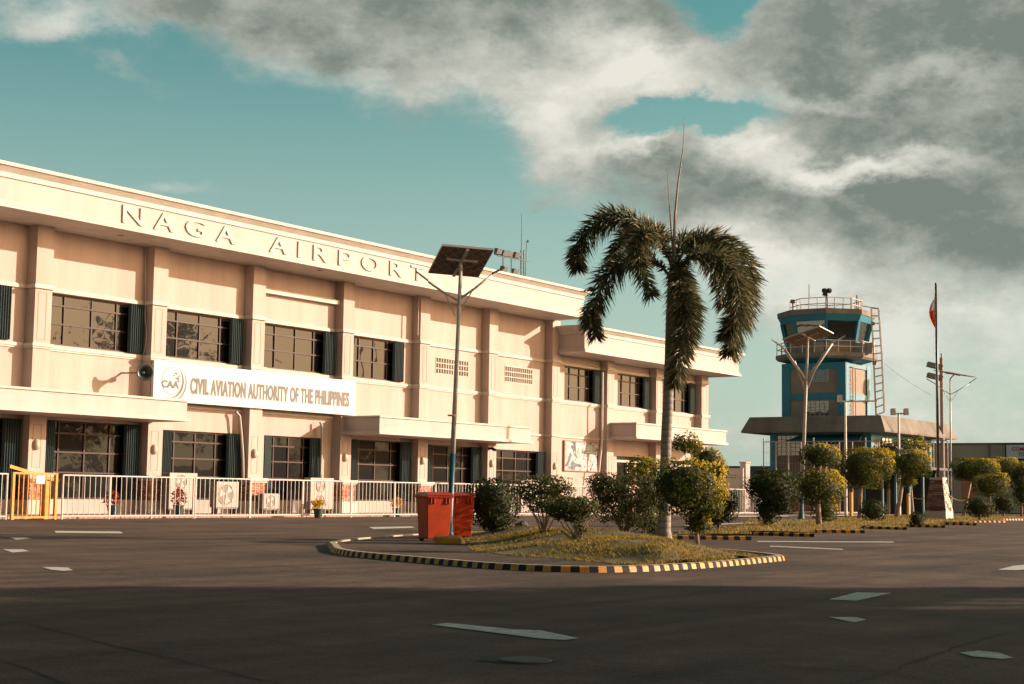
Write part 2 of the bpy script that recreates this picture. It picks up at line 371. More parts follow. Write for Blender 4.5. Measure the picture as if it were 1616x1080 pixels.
# ------------------------------------------------------------------ road markings and cracks
paint = mat('worn_road_paint', (.64, .62, .57), .7, .35, 7, col2=(.40, .38, .34))
def sheet(name, pts, z, m, cat, label, group=None):
    P = [G(x, y, z) for x, y in pts]; mb = MB(); mb.add(P, [tuple(range(len(P)))])
    nrm = (P[1]-P[0]).cross(P[2]-P[0])
    if nrm.z < 0: mb.f = [f[::-1] for f in mb.f]
    o = part(name, mb, m); tag(o, label, cat, group); return o
GRP = 'white markings painted on the asphalt'
for lab, pts in [
    ('long white arrow painted across the foreground left of the round drain cover', [(681, 986), (706, 983), (808, 993), (853, 995), (913, 1007), (893, 1010), (853, 1008), (808, 1002)]),
    ('short wide white dash above the small arrow in the shaded right foreground', [(1308, 946), (1352, 935), (1407, 936), (1352, 948)]),
    ('small worn white arrow pointing right below a white dash', [(1308, 974), (1350, 974), (1367, 978), (1350, 982), (1336, 980)]),
    ('white arrow nearest the lower right corner of the photo', [(1514, 1030), (1545, 1027), (1575, 1030), (1600, 1038), (1582, 1040), (1548, 1037), (1536, 1036)]),
    ('white dash cut off by the right edge of the photo', [(1575, 899), (1600, 893), (1660, 888), (1655, 895), (1605, 900)]),
    ('white arrow nearest the camera in the sunlit left of the road', [(66, 895), (88, 895), (107, 896), (115, 900), (100, 901), (80, 899)]),
    ('white dash at the left edge, between two other short marks', [(4, 867), (36, 867), (46, 870), (20, 872)]),
    ('farthest of the short white marks at the left edge', [(15, 848), (40, 848), (49, 850), (26, 852)]),
    ('long thin white line in front of the white railing at the left', [(86, 838), (190, 839), (194, 842), (88, 841)]),
    ('thin white line left of the red bins on the far lane', [(582, 832), (650, 831), (654, 833), (590, 835)])]:
    sheet('road_marking', pts, .006, paint, 'road marking', lab, GRP)
for lab, a, b in [('thin pale line on the asphalt right of the island tip', (1215, 862), (1330, 867)), ('longer pale line beyond the island tip', (1195, 854.5), (1410, 855.5)),
                  ('white line along the far lane behind the island shrubs', (745, 845), (960, 840)), ('white lane edge in front of the far railing', (1080, 829.5), (1250, 822.5))]:
    sheet('lane_line', [(a[0], a[1]-.5), (b[0], b[1]-.5), (b[0], b[1]+.8), (a[0], a[1]+.8)], .006, paint, 'lane line', lab)
crackm = mat('crack_filler', (.022, .019, .017), .9)
for lab, pts in [('long thin crack running down through the lower left asphalt', [(50, 985), (110, 1000), (180, 1019), (250, 1034), (330, 1052), (430, 1076), (520, 1100)]),
                 ('short crack in the lower left corner of the asphalt', [(0, 1042), (40, 1052), (90, 1072), (150, 1095)]),
                 ('crack curving across the right foreground asphalt', [(1330, 1085), (1400, 1060), (1460, 1038), (1530, 1014), (1580, 1000), (1640, 985)]),
                 ('faint crack crossing the shaded asphalt in the centre', [(870, 1008), (950, 985), (1040, 968), (1140, 955), (1230, 948)]),
                 ('crack between the centre and the lower right arrow', [(1180, 1046), (1290, 1055), (1400, 1063), (1500, 1080)])]:
    P = []
    for i in range(len(pts)-1):
        for k in range(8):
            t = k/8; P.append((pts[i][0]*(1-t)+pts[i+1][0]*t, pts[i][1]*(1-t)+pts[i+1][1]*t))
    Q = [G(x, y, .004) for x, y in P]; mb = MB(); vs = []
    for i, q in enumerate(Q):
        d = (Q[min(i+1, len(Q)-1)]-Q[max(0, i-1)]).normalized(); s = Vector((-d.y, d.x, 0)); j = s*random.uniform(-.02, .02); w = random.uniform(.005, .013)
        vs += [q+j+s*w, q+j-s*w]
    mb.add(vs, [(2*i, 2*i+1, 2*i+3, 2*i+2) for i in range(len(Q)-1)])
    for k, f in enumerate(mb.f):
        a, b, c = [Vector(mb.v[i]) for i in f[:3]]
        if (b-a).cross(c-a).z < 0: mb.f[k] = f[::-1]
    tag(part('asphalt_crack', mb, crackm), lab, 'crack')
# drain
c = G(820, 1041, .0); t = thing('drain_cover', 'round grey drain cover sunk in a dark broken hollow in the foreground', 'drain cover', c)
mb = MB(); ring = []
for k in range(28):
    a = 2*PI*k/28; r = .24+.06*noise.noise(Vector((math.cos(a)*2, math.sin(a)*2, 3))); ring.append((c.x+.0+r*math.cos(a)*1.1, c.y+r*math.sin(a)))
mb.add([(x, y, .004) for x, y in ring], [tuple(range(28))]); part('broken_edge', mb, crackm, t)
mb = MB(); mb.lathe((c.x-.06, c.y-.08, 0), [(0.001, .014), (.15, .014), (.16, .010), (.165, .005)], 24); part('cover', mb, mat('drain_concrete', (.085, .08, .07), .8, .3, 20), t)

# ================================================================== THE TERMINAL
YP, YW = 42.0, 42.47
T = thing('terminal_building', 'long cream two storey airport terminal with lettered parapet and tinted windows', 'building', (20, 42, 0))
PX = [28.6, 33.88, 39.1, 44.27, 49.69, 54.99, 60.37, 65.93, 71.38, 76.76, 82.3]
PW = .70
# wall front with openings
UPZ = (5.80, 7.56); LOZ = (.58, 3.17)
op = []
UW = [(29.4, 33.25), (34.75, 39.08), (40.05, 44.2), (45.35, 49.66), (50.75, 54.3), None, None, (67.82, 71.3), (73.25, 76.7), (78.2, 82.2)]
for w in UW:
    if w: op.append((w[0], w[1], *UPZ))
LW = [(29.4, 33.86, LOZ[0], 3.22), (34.72, 39.08, LOZ[0], 3.25), (40.1, 44.22, LOZ[0], 3.13), (45.62, 49.0, LOZ[0], 3.14), (50.75, 54.96, LOZ[0], 3.18), (56.0, 60.35, LOZ[0], 3.13), (61.6, 65.9, LOZ[0], 3.09)]
op += LW
GR = [(56.78, 59.33, 6.38, 7.12), (62.37, 64.82, 6.38, 7.14)]; op += GR
ENT = [(73.2, 76.72, .1, 3.08), (78.2, 82.2, .1, 3.0)]; op += ENT
def wall_grid(mb, x0, x1, z0, z1, ops, y, depth):
    xs = sorted({x0, x1}|{v for o in ops for v in o[:2] if x0 < v < x1}); zs = sorted({z0, z1}|{v for o in ops for v in o[2:] if z0 < v < z1})
    for i in range(len(xs)-1):
        j = 0
        while j < len(zs)-1:
            cx = (xs[i]+xs[i+1])/2
            inn = lambda k: any(o[0] < cx < o[1] and o[2] < (zs[k]+zs[k+1])/2 < o[3] for o in ops)
            if inn(j): j += 1; continue
            k = j
            while k < len(zs)-1 and not inn(k): k += 1
            mb.add([(xs[i], y, zs[j]), (xs[i+1], y, zs[j]), (xs[i+1], y, zs[k]), (xs[i], y, zs[k])], [(0, 1, 2, 3)]); j = k
    for a, b, c_, d in ops:
        mb.add([(a, y, c_), (b, y, c_), (b, y, d), (a, y, d), (a, y+depth, c_), (b, y+depth, c_), (b, y+depth, d), (a, y+depth, d)],
               [(0, 4, 5, 1), (1, 5, 6, 2), (2, 6, 7, 3), (3, 7, 4, 0)])
mb = MB(); wall_grid(mb, 20, 66.4, 0, 9.71, [o for o in op if o[1] < 66.4], YW, .3)
wall_grid(mb, 66.4, 83.15, 0, 8.08, [o for o in op if o[0] > 66.4], YW, .3)
mb.box(20, 66.39, YW+.35, 70, 0, 10.9); mb.box(66.41, 83.15, YW+.35, 70, 0, 8.9)
mb.add([(83.15, YW, 0), (83.15, YW+.4, 0), (83.15, YW+.4, 8.08), (83.15, YW, 8.08)], [(0, 1, 2, 3)])
part('wall', mb, cream, T)
for i, x in enumerate(PX):
    top = 9.71 if x < 66 else 8.08
    w = PW if i < 10 else .85
    p = MB(); p.box(x, x+w, YP, YW+.05, 1.44, top); pil = part('pillar', p, cream, T)
    b = MB(); b.box(x-.13, x+w+.13, 41.72, YW+.05, .09, .56); part('plinth_block', b, white, pil); b = MB(); b.box(x-.1, x+w+.1, 41.75, YW+.04, 1.26, 1.32); b.box(x-.14, x+w+.14, 41.70, YW+.05, 1.32, 1.44)
    part('base_cap', b, white, pil)
    b = MB(); b.box(x-.05, x+w+.05, 41.80, YW+.03, .56, 1.26); part('stone_base', b, brick, pil)
    e = .018
    for z0, z1, a0, a1 in ((5.88, 7.46, .13, w-.22), (1.62, 3.05, .15, w-.2)):
        gv = MB()
        if z0 > 5 and 5 <= i <= 6: a0, a1 = .2, w-.2
        gv.box(x+a0, x+a1, YP-.006, YP+.01, z0, z0+e); gv.box(x+a0, x+a1, YP-.006, YP+.01, z1-e, z1)
        gv.box(x+a0, x+a0+e, YP-.008, YP+.01, z0, z1); gv.box(x+a1-e, x+a1, YP-.008, YP+.01, z0, z1)
        part('groove', gv, groove, pil)
    lp = MB(); cx = x+.3
    if i in (1, 2, 3, 4, 5, 6, 7):
        lp.lathe((cx, YP-.0, 2.2), [(.001, 0), (.10, .02), (.14, .12), (.13, .28), (.06, .36), (.001, .37)], 12)
        part('wall_lamp', lp, mat('lamp_bowl', (.42, .34, .27), .5), pil, smooth=True)
# string courses
tr = MB()
for z0, z1, o, x0, x1 in ((7.58, 7.68, .08, 20, 83.17), (7.68, 7.72, .05, 20, 83.17), (5.64, 5.75, .09, 20, 83.17), (5.58, 5.64, .05, 20, 83.17), (3.86, 3.95, .07, 49.9, 71.6)):
    tr.box(x0, x1, YW-o, YW+.01, z0, z1)
    for i, x in enumerate(PX):
        if x >= x0 and x < x1:
            w = PW if i < 10 else .85
            tr.box(x-o+.003, x+w+o-.003, YP-o, YW-.001, z0+.002, z1-.002)
a = W(417.5, 454, 42.2); tr.box(44.98, 49.68, 42.2, YW, a.z-.19, a.z)
tr.box(39.85, 49.7, YW-.06, YW+.01, 3.98, 4.06)
part('string_course', tr, white, T)
# windows
def window(x0, x1, z0, z1, vs, hs, sl=0.0, sr=0.0, y=YW+.16, hl=None):
    f = MB(); w = .055
    gx0, gx1 = x0+sl*.85, x1-sr*.8
    f.box(x0+.003, x0+.05, y-.05, y+.05, z0, z1); f.box(x1-.05, x1-.003, y-.05, y+.05, z0, z1)
    f.box(x0+.05, x1-.05, y-.05, y+.05, z1-.06, z1-.003); f.box(x0+.05, x1-.05, y-.05, y+.05, z0+.003, z0+.06)
    vv = [x0+(x1-x0)*k for k in vs]
    for v in vv: f.box(v-w/2, v+w/2, y-.045, y+.04, z0+.06, z1-.06)
    hh = [z0+(z1-z0)*k for k in hs]; ed = [x0+.05]+vv+[x1-.05]
    for h in hh:
        for a, b in zip(ed[:-1], ed[1:]): f.box(a+w*.45, b-w*.45, y-.04, y+.04, h-w/2, h+w/2)
    fo = part('window', f, brown, T)
    p = MB(); zz = [z0+.03]+hh+[z1-.03]
    for a, b in zip(ed[:-1], ed[1:]):
        for c_, d in zip(zz[:-1], zz[1:]):
            j = [random.uniform(-.008, .008) for _ in range(3)]
            p.add([(a, y+j[0], c_), (b, y+j[1], c_), (b, y+j[1]+j[2], d), (a, y+j[0]+j[2], d)], [(0, 1, 2, 3)])
    part('pane', p, glass if z0 > 4 else glassg, fo)
    def zig(a, b, y0, y1, n):
        s = MB(); P = []
        for k in range(n+1): P.append((a+(b-a)*k/n, y0 if k % 2 else y1))
        for (xa, ya), (xb, yb) in zip(P[:-1], P[1:]):
            d = Vector((xb-xa, yb-ya, 0)).normalized(); q = Vector((-d.y, d.x, 0))*.012
            s.hexa([(xa-q.x, ya-q.y, z0+.01), (xb-q.x, yb-q.y, z0+.01), (xb+q.x, yb+q.y, z0+.01), (xa+q.x, ya+q.y, z0+.01)],
                   [(xa-q.x, ya-q.y, z1-.01), (xb-q.x, yb-q.y, z1-.01), (xb+q.x, yb+q.y, z1-.01), (xa+q.x, ya+q.y, z1-.01)])
        return s
    if sl: part('folding_shutter', zig(x0+.02, x0+sl, YW-.04, YW+.03, 16), shut, fo)
    if sr:
        s = zig(x1-sr, x1-.03, YW-.16, YW-.04, 14); part('folding_shutter', s, shut, fo)
for i, wv in enumerate(UW):
    if wv:
        x0, x1 = wv
        window(x0, x1, *UPZ, (.05, .2, .48, .74, .9), (.42, .78), sr=.72)
for i, (x0, x1, z0, z1) in enumerate(LW):
    l = .0 if i in (0, 6) else (.60 if i != 3 else .40); r = .72
    window(x0, x1, z0, z1, (.2, .46, .72), (.34, .60, .84), sl=l, sr=r)
for x0, x1, z0, z1 in GR:
    f = MB(); n = 13
    for k in range(n+1): x = x0+(x1-x0)*k/n; f.box(x-.02, x+.02, YW-.02, YW+.1, z0, z1)
    for k in range(4): z = z0+(z1-z0)*k/3; f.box(x0, x1, YW-.015, YW+.09, z-.02, z+.02)
    fo = part('vent_blocks', f, white, T)
    f = MB(); f.box(x0, x1, YW+.13, YW+.2, z0, z1); part('vent_back', f, mat('vent_recess', (.45, .32, .22), .9), fo)
# entrances
for k, (x0, x1, z0, z1) in enumerate(ENT):
    f = MB(); f.box(x0, x1, YW+.02, YW+.12, z1-.32, z1-.2); f.box(x0, x0+.07, YW+.02, YW+.12, z0, z1-.32); f.box(x1-.07, x1, YW+.02, YW+.12, z0, z1-.32); f.box(x0+1.2, x0+1.26, YW+.02, YW+.12, z0, z1-.32)
    fo = part('entrance_frame', f, white, T)
    f = MB(); f.box(x0+.07, x1-.07, YW+.14, YW+.18, z0, z1-.3); f.box(x0, x1, YW+.14, YW+.18, z1-.19, z1); part('entrance_glass', f, glassg, fo)
    f = MB(); f.box(x0+1.5, x0+2.4, YW+.06, YW+.12, z0, z1-.4); part('inner_door', f, mat('varnished_door', (.45, .22, .12), .5), fo)
# parapet fascias and canopies as stacked mouldings
parw = mat('pale_cream_paint', (.47, .405, .375), .75, .14, 1.3, bump=.2, bscale=60, stretch=(1, 1, .12))
def fascia(name, x0, x1, yf, yb, layers, parent=T):
    face = MB(); trim = MB(); thin = MB()
    for z0, z1, o, k in layers:
        if isinstance(o, tuple):
            trim.hexa([(x0-o[0], yf-o[0], z0), (x1+o[0], yf-o[0], z0), (x1+o[0], yb, z0), (x0-o[0], yb, z0)], [(x0-o[1], yf-o[1], z1), (x1+o[1], yf-o[1], z1), (x1+o[1], yb, z1), (x0-o[1], yb, z1)])
        else: (face if k == 'f' else trim if k == 't' else thin).box(x0-o, x1+o, yf-o, yb, z0, z1)
    fo = part(name, face, parw, parent); part('moulding', trim, white, fo)
    if thin.v: part('shadow_gap', thin, groove, fo)
    return fo
PAR = [(0, .09, .12, 't'), (.09, .115, .05, 't'), (.115, .20, .07, 't'), (.20, .93, 0, 'f'), (.93, .955, -.02, 'g'), (.955, 1.12, .04, 't'), (1.12, 1.29, (.05, .24), 't'), (1.29, 1.40, .28, 't')]
fascia('parapet', 20, 66.12, 40.32, 42.9, [(9.71+a, 9.71+b, o, k) for a, b, o, k in PAR])
fascia('parapet', 66.5, 84.1, 40.47, 43.0, [(8.08+a*.97, 8.08+b*.97, o, k) for a, b, o, k in PAR])
mb = MB(); mb.box(66.0, 66.44, 42.9, 70, 8.9, 11.0); mb.box(83.2, 84.1, 43.0, 70, 8.1, 9.2); mb.box(20, 66.0, 43, 70, 10.9, 11.02); part('roof', mb, conc, T)
CAN = [(0, .11, .10, 't'), (.11, .66, 0, 'f'), (.66, .685, -.015, 'g'), (.685, .76, .05, 't')]
fascia('canopy', 20, 39.2, 40.2, YW+.02, [(3.35+a, 3.35+b, o, k) for a, b, o, k in CAN])
xe = W(838, 690, 40.1).x
fascia('canopy', 49.9, xe, 40.12, YW+.02, [(3.33+a, 3.33+b, o, k) for a, b, o, k in CAN])
fascia('canopy', 71.7, 82.3, 40.42, YW+.02, [(3.95+a*1.12, 3.95+b*1.12, o, k) for a, b, o, k in CAN])
mb = MB()
for px, py in ((190, 372), (505, 427), (725, 470)):
    mb = MB(); q = G(px, py, 9.70); mb.lathe((q.x, q.y, 9.69), [(.001, 0), (.11, 0), (.13, .018)], 14); part('soffit_light', mb, groove, T)
# parapet letters
LT = [('N', 35.99, 36.93), ('A', 37.42, 38.37), ('G', 38.92, 39.88), ('A', 40.45, 41.41), ('A', 43.27, 44.26), ('I', 44.86, 45.03), ('R', 45.76, 46.66), ('P', 47.28, 48.14), ('O', 48.71, 49.82), ('R', 50.56, 51.47), ('T', 52.0, 52.9)]
for ch, a, b in LT:
    tm = textmesh(ch, .62, b-a, .055, .006, loc=(a, 40.318, 9.955)); part('letter', tm, white, T)
# pipes and cables
mb = MB(); a = W(951, 600, 41.9); b = W(949, 752, 41.9); mb.tube([(a.x, 41.9, 7.4), (a.x, 41.9, 3.9), (b.x-.6, 41.9, .1)], .055); part('drain_pipe', mb, white, T)
mb = MB(); mb.tube([W(372, 650, 42.2), W(378, 657, 42.15), W(381, 690, 42.15), W(383, 720, 42.15), W(384, 765, 42.15)], .06); part('drain_pipe', mb, mat('grey_pvc', (.34, .30, .26), .5), T)
mb = MB(); mb.tube([W(505, 666, 42.2), W(508, 672, 42.15), W(508, 700, 42.15), W(505, 780, 42.15)], .055); part('drain_pipe', mb, MATS['grey_pvc'], T)
mb = MB(); mb.tube([W(230, 390, 42.4), W(229, 505, 42.3), W(231, 520, 42.2), W(230, 545, 42.2), W(226, 560, 42.3)], .012, 5); part('cable', mb, white, T)
mb = MB(); mb.box(54.6+.1, 54.6+.14, 41.93, 41.99, 7.9, 9.7); part('cable', mb, groove, T)
mb = MB(); c0 = W(776, 708, 41.8); mb.tube([c0, c0+Vector((-.12, -.28, -.08))], .07); mb.box(c0.x-.04, c0.x+.04, 41.8, 42.0, c0.z-.04, c0.z+.04); part('security_camera', mb, blackp, T)
mb = MB(); mb.tube([W(926, 576, 42.3), W(944, 581, 41.9)], .03, 6); part('bracket', mb, groove, T)
# roof finial
q = W(529, 370, 40.4); mb = MB(); mb.tube([(q.x, 40.5, 11.1), (q.x, 40.5, 11.25)], .05); part('roof_vent', mb, groove, T)

# ---- sign board over the first floor
S = thing('sign_board', 'long white board lettered CIVIL AVIATION AUTHORITY OF THE PHILIPPINES below the upper windows', 'sign', (39.12, 41.9, 4.12))
mb = MB(); mb.box(39.12, 50.4, 41.84, 41.97, 4.13, 5.57); part('board', mb, signw, S)
tm = MB()
for q_i, (dx_, dz_) in enumerate(((-.016, 0), (.016, 0))):
    t1 = textmesh('CIVIL AVIATION AUTHORITY OF THE PHILIPPINES', .60, 9.05, .004+.0007*q_i, .03, loc=(40.93+dx_, 41.838, 4.47+dz_)); tm.add(t1.v, t1.f)
part('lettering', tm, signtxt, S)
E_ = MB()
def arc(cx, cz, r, w0, a0, a1, n=40, sx=1.0):
    vs = []
    for k in range(n+1):
        t = a0+(a1-a0)*k/n; w = w0*max(.12, math.sin(PI*k/n))
        for q in (r-w, r): vs.append((cx+sx*q*math.cos(t), 41.832, cz+q*math.sin(t)))
    E_.add(vs, [(2*k, 2*k+1, 2*k+3, 2*k+2) for k in range(n)])
arc(40.0, 4.88, .50, .022, R(15), R(345)); arc(40.0, 4.86, .60, .10, R(-100), R(55)); arc(40.03, 4.84, .70, .06, R(-95), R(45))
for (dx, dz, s_) in ((.12, .3, .05), (.2, .12, .07), (.28, .22, .035), (.02, .22, .03), (.25, .02, .045)):
    E_.add([(40.0+dx-s_, 41.832, 4.86+dz), (40.1+dx+s_*.3, 41.832, 4.86+dz-s_), (40.1+dx+s_, 41.832, 4.86+dz+s_*.4), (40.1+dx-s_*.2, 41.832, 4.86+dz+s_)], [(0, 1, 2, 3)])
part('emblem', E_, signtxt, S)
part('emblem_letters', textmesh('CAA', .27, .86, .006, .04, loc=(39.50, 41.83, 4.62)), signtxt, S)
# ---- banner
Bn = thing('banner', 'printed tarpaulin with pale blue face and dark stripes hung on the cream wall', 'banner', (67.8, 42.4, 2.2))
def bannermat():
    m = bpy.data.materials.new('printed_tarpaulin'); m.use_nodes = True; t = m.node_tree; b = t.nodes['Principled BSDF']
    g = t.nodes.new('ShaderNodeNewGeometry'); n = t.nodes.new('ShaderNodeTexNoise'); n.inputs['Scale'].default_value = 1.3; n.inputs['Detail'].default_value = 3; n.inputs['Distortion'].default_value = 1.2
    t.links.new(g.outputs['Position'], n.inputs[0]); r = t.nodes.new('ShaderNodeValToRGB'); r.color_ramp.interpolation = 'CONSTANT'
    e = r.color_ramp.elements; e[0].color = (.03, .04, .04, 1); e[1].position = .42; e[1].color = (.24, .30, .32, 1)
    for p_, c_ in ((.5, (.34, .38, .38)), (.56, (.14, .07, .05)), (.6, (.33, .35, .34)), (.66, (.06, .06, .06))):
        k = r.color_ramp.elements.new(p_); k.color = (*c_, 1)
    t.links.new(n.outputs[0], r.inputs[0]); t.links.new(r.outputs[0], b.inputs['Base Color']); b.inputs['Roughness'].default_value = .5
    return m
mb = MB(); nx, nz_ = 14, 8; vs = []
for j in range(nz_+1):
    for i in range(nx+1): vs.append((67.8+3.28*i/nx, 42.38+.02*math.sin(i*1.3+j*.7), 2.22+1.47*j/nz_))
mb.add(vs, [(j*(nx+1)+i, j*(nx+1)+i+1, (j+1)*(nx+1)+i+1, (j+1)*(nx+1)+i) for j in range(nz_) for i in range(nx)]); part('sheet', mb, bannermat(), Bn)
mb = MB()
for a in ((67.75, 67.8, 2.17, 3.74), (71.08, 71.13, 2.17, 3.74)): mb.box(a[0], a[1], 42.36, 42.45, a[2], a[3])
mb.box(67.8, 71.08, 42.36, 42.45, 3.69, 3.74); mb.box(67.8, 71.08, 42.36, 42.45, 2.17, 2.22); part('frame', mb, mat('red_brown_frame', (.35, .12, .08), .6), Bn)
# ---- horn loudspeaker
c = W(226, 588, 41.45); Hn = thing('horn_loudspeaker', 'black horn loudspeaker on a bracket left of the white sign board', 'loudspeaker', c)
ax = (-FWD*.85+RIGHT*.55-UP*.03).normalized()
mb = MB(); mb.lathe(c-ax*.3, [(.05, -.02), (.06, .1), (.09, .25), (.15, .38), (.24, .47), (.31, .5), (.30, .51), (.22, .46), (.12, .34), (.04, .2)], 20, ax); part('horn', mb, mat('dark_enamel', (.02, .03, .035), .3), Hn, smooth=True)
mb = MB(); mb.lathe(c-ax*.3, [(.001, .18), (.04, .2), (.05, .34), (.001, .4)], 12, ax); part('phase_plug', mb, white, Hn, smooth=True)
mb = MB(); mb.lathe(c-ax*.3, [(.001, -.2), (.09, -.19), (.09, 0), (.05, .02)], 14, ax); mb.bar(c-ax*.35, Vector((c.x-.1, YW, c.z)), .05); part('driver', mb, mat('grey_enamel', (.15, .13, .12), .5), Hn)
# ---- air conditioner condensers
acm = mat('condenser_enamel', (.31, .28, .24), .5, .1, 4); acd = mat('condenser_grille', (.16, .12, .10), .6); acf = mat('fan_plastic', (.40, .33, .26), .5)
def ac(px0, px1, py1, py0, y, label, fans, d=.34, leg=.12):
    a = W(px0, py0, y); b = W(px1, py0, y); z1 = W(px0, py1, y).z; z0 = max(.12, a.z); x0, x1 = a.x, b.x
    o = thing('air_conditioner', label, 'air conditioner', ((x0+x1)/2, y, 0), 'air conditioner condensers along the terminal wall')
    m = MB(); m.box(x0, x1, y, y+d, z0, z1); part('casing', m, acm, o, bevel=.01)
    m = MB(); h = (z1-z0)/fans
    for k in range(fans):
        cx, cz = x0+(x1-x0)*.42, z0+h*(k+.5); rr = min(h, x1-x0)*.40
        m.lathe((cx, y-.002, cz), [(rr*1.05, 0), (rr*1.05, .02), (rr, .022), (rr, -.0)], 28, (0, -1, 0))
    fo = part('fan_ring', m, acf, o)
    m = MB()
    for k in range(fans):
        cx, cz = x0+(x1-x0)*.42, z0+h*(k+.5); rr = min(h, x1-x0)*.40
        m.lathe((cx, y-.004, cz), [(.001, 0), (rr*.98, 0)], 28, (0, -1, 0), 0)
        for q in range(3):
            t_ = q*2*PI/3+.4; u1 = Vector((math.cos(t_), 0, math.sin(t_))); u2 = Vector((math.cos(t_+.9), 0, math.sin(t_+.9))); C0 = Vector((cx, y-.012, cz))
            m.add([C0+u1*rr*.15, C0+u1*rr*.93, C0+u2*rr*.9, C0+u2*rr*.15], [(0, 1, 2, 3)], 1)
        m.lathe((cx, y-.016, cz), [(.001, .01), (rr*.14, .008), (rr*.15, 0)], 14, (0, -1, 0), 2)
    part('fan', m, [acd, acf, acm], fo)
    m = MB(); n = int((z1-z0)/.055)
    for k in range(n): z = z0+.05+k*.052; m.box(x0-.012, x0+.002, y+.03, y+d-.03, z, z+.022)
    if z0+.05+n*.052 > z1: pass
    part('side_louvres', m, acd, o)
    m = MB()
    for sx in (x0+.08, x1-.12): m.box(sx, sx+.05, y+.02, y+d-.02, .09, z0)
    m.box(x0+.02, x1-.02, y+.02, y+.06, z0-.05, z0-.004); part('stand', m, acd, o)
    return o
ac(266, 310, 746, 803, 41.15, 'tall condenser behind the railing between first and second stone pillar bases', 2)
ac(341, 376, 760, 801, 41.1, 'square condenser with one big fan left of the third stone pillar base', 1)
ac(416, 441, 779, 803, 41.3, 'smallest condenser standing low right of the third stone pillar base', 1)
ac(489, 526, 754, 804, 41.15, 'tall condenser behind the yellow potted plant', 2)
ac(822, 850, 756, 797, 41.2, 'pale condenser half hidden behind the twiggy shrub near the dark round bush', 2)

# ---- potted plants
potm = mat('dark_green_pot', (.02, .05, .045), .5)
redl = leafmat('red_leaves', (.12, .02, .015), (.35, .06, .03), (.55, .14, .05)); yell = leafmat('yellow_leaves', (.30, .16, .02), (.6, .36, .04), (.75, .5, .06))
def leaf(mb, p, n, size, val, asp=.45, rng=random):
    n = n.normalized(); a = n.cross(Vector((rng.uniform(-1, 1), rng.uniform(-1, 1), rng.uniform(-1, 1))))
    if a.length < 1e-3: a = Vector((1, 0, 0))
    a.normalize(); b = a.cross(n); s = size*rng.uniform(.7, 1.25)
    mb.add([p-a*s*.5, p+b*s*asp*.5+n*s*.06, p+a*s*.5, p-b*s*asp*.5+n*s*.06], [(0, 1, 2, 3)]); mb.leaf.append(val)
def potted(px, py, y, h, m, label):
    P = W(px, py, y); P.z = .0 if y < 39.2 else .09
    o = thing('potted_plant', label, 'potted plant', P, 'potted plants along the railing')
    k = MB(); k.lathe(P, [(.001, 0), (.13, 0), (.18, .30), (.20, .30), (.20, .34), (.17, .34), (.16, .30), (.001, .29)], 16); part('pot', k, potm, o, smooth=False)
    k = MB()
    for _ in range(170):
        t_ = random.uniform(0, 2*PI); rr = random.uniform(.02, .28); zz = .34+random.random()**.7*h*(1-rr); d = Vector((math.cos(t_), math.sin(t_), random.uniform(.4, 1.6)))
        leaf(k, P+Vector((math.cos(t_)*rr, math.sin(t_)*rr, zz)), d.cross(Vector((random.uniform(-1, 1), random.uniform(-1, 1), .2))), .16, random.random(), .3)
    part('foliage', k, m, o)
potted(177, 812, 39.6, .5, redl, 'red leaved plant in a dark pot behind the long first railing')
potted(281, 812, 39.8, .6, redl, 'red leaved plant between the two leftmost condensers')
potted(502, 819, 38.15, .35, yell, 'yellow leaved plant in a black pot in front of the tall condenser')
potted(626, 812, 38.9, .45, yell, 'orange leaved plant in a pot beside the railing left of the red bins')

# ---- railing
YF = 38.5
def railing(x0, x1, posts, label, top=1.38, name='railing', m=fencew, y=YF, sp=.213, grp='white steel railing panels along the walkway'):
    o = thing(name, label, 'railing', ((x0+x1)/2, y, 0), grp)
    k = MB(); k.tube([(x0, y, top-.02), (x1, y, top-.02)], .024, 8); part('rail', k, m, o); k = MB(); k.tube([(x0, y, .10), (x1, y, .10)], .022, 8); part('rail', k, m, o)
    for p in posts: k = MB(); k.tube([(p, y, 0), (p, y, top)], .03, 8); part('post', k, m, o)
    k = MB(); n = max(2, round((x1-x0)/sp))
    for i in range(1, n):
        x = x0+(x1-x0)*i/n
        if all(abs(x-p) > .05 for p in posts): k.tube([(x, y, .10), (x, y, top-.02)], .0125, 6, cap=False)
    part('baluster', k, m, o)
    return o
railing(27, 30.35, [27, 28.6, 30.33], 'white railing panel at the left edge of the photo beside the yellow gate')
railing(32.42, 38.0, [32.42, 34.3, 36.1, 37.97], 'first long white railing panel right of the yellow gate')
xs = [38.06, 40.75, 43.52, 46.28, 48.95, 51.65, 54.4, 57.1, 59.8, 62.5, 65.2, 67.9, 70.6, 73.3, 76.0, 78.7]
lb = ['in front of the square one fan condenser', 'in front of the smallest condenser', 'in front of the tall condenser and yellow plant', 'left of the orange potted plant',
      'just left of the red bins', 'directly behind the red bins', 'behind the solar lamp pole and dark round bush', 'behind the dark round bush', 'behind the sparse twiggy shrub', 'right of the sparse twiggy shrub',
      'behind the flat topped shrub', 'left of the big twiggy thicket', 'behind the big twiggy thicket', 'left of the palm trunk', 'behind the palm trunk']
for a, b, l in zip(xs[:-1], xs[1:], lb): railing(a, b-.04, [a, b-.04], 'white railing panel '+l)
railing(78.75, 84.9, [78.75, 80.8, 82.9, 84.9], 'white topped railing with brownish bars by the notice board', 1.42)
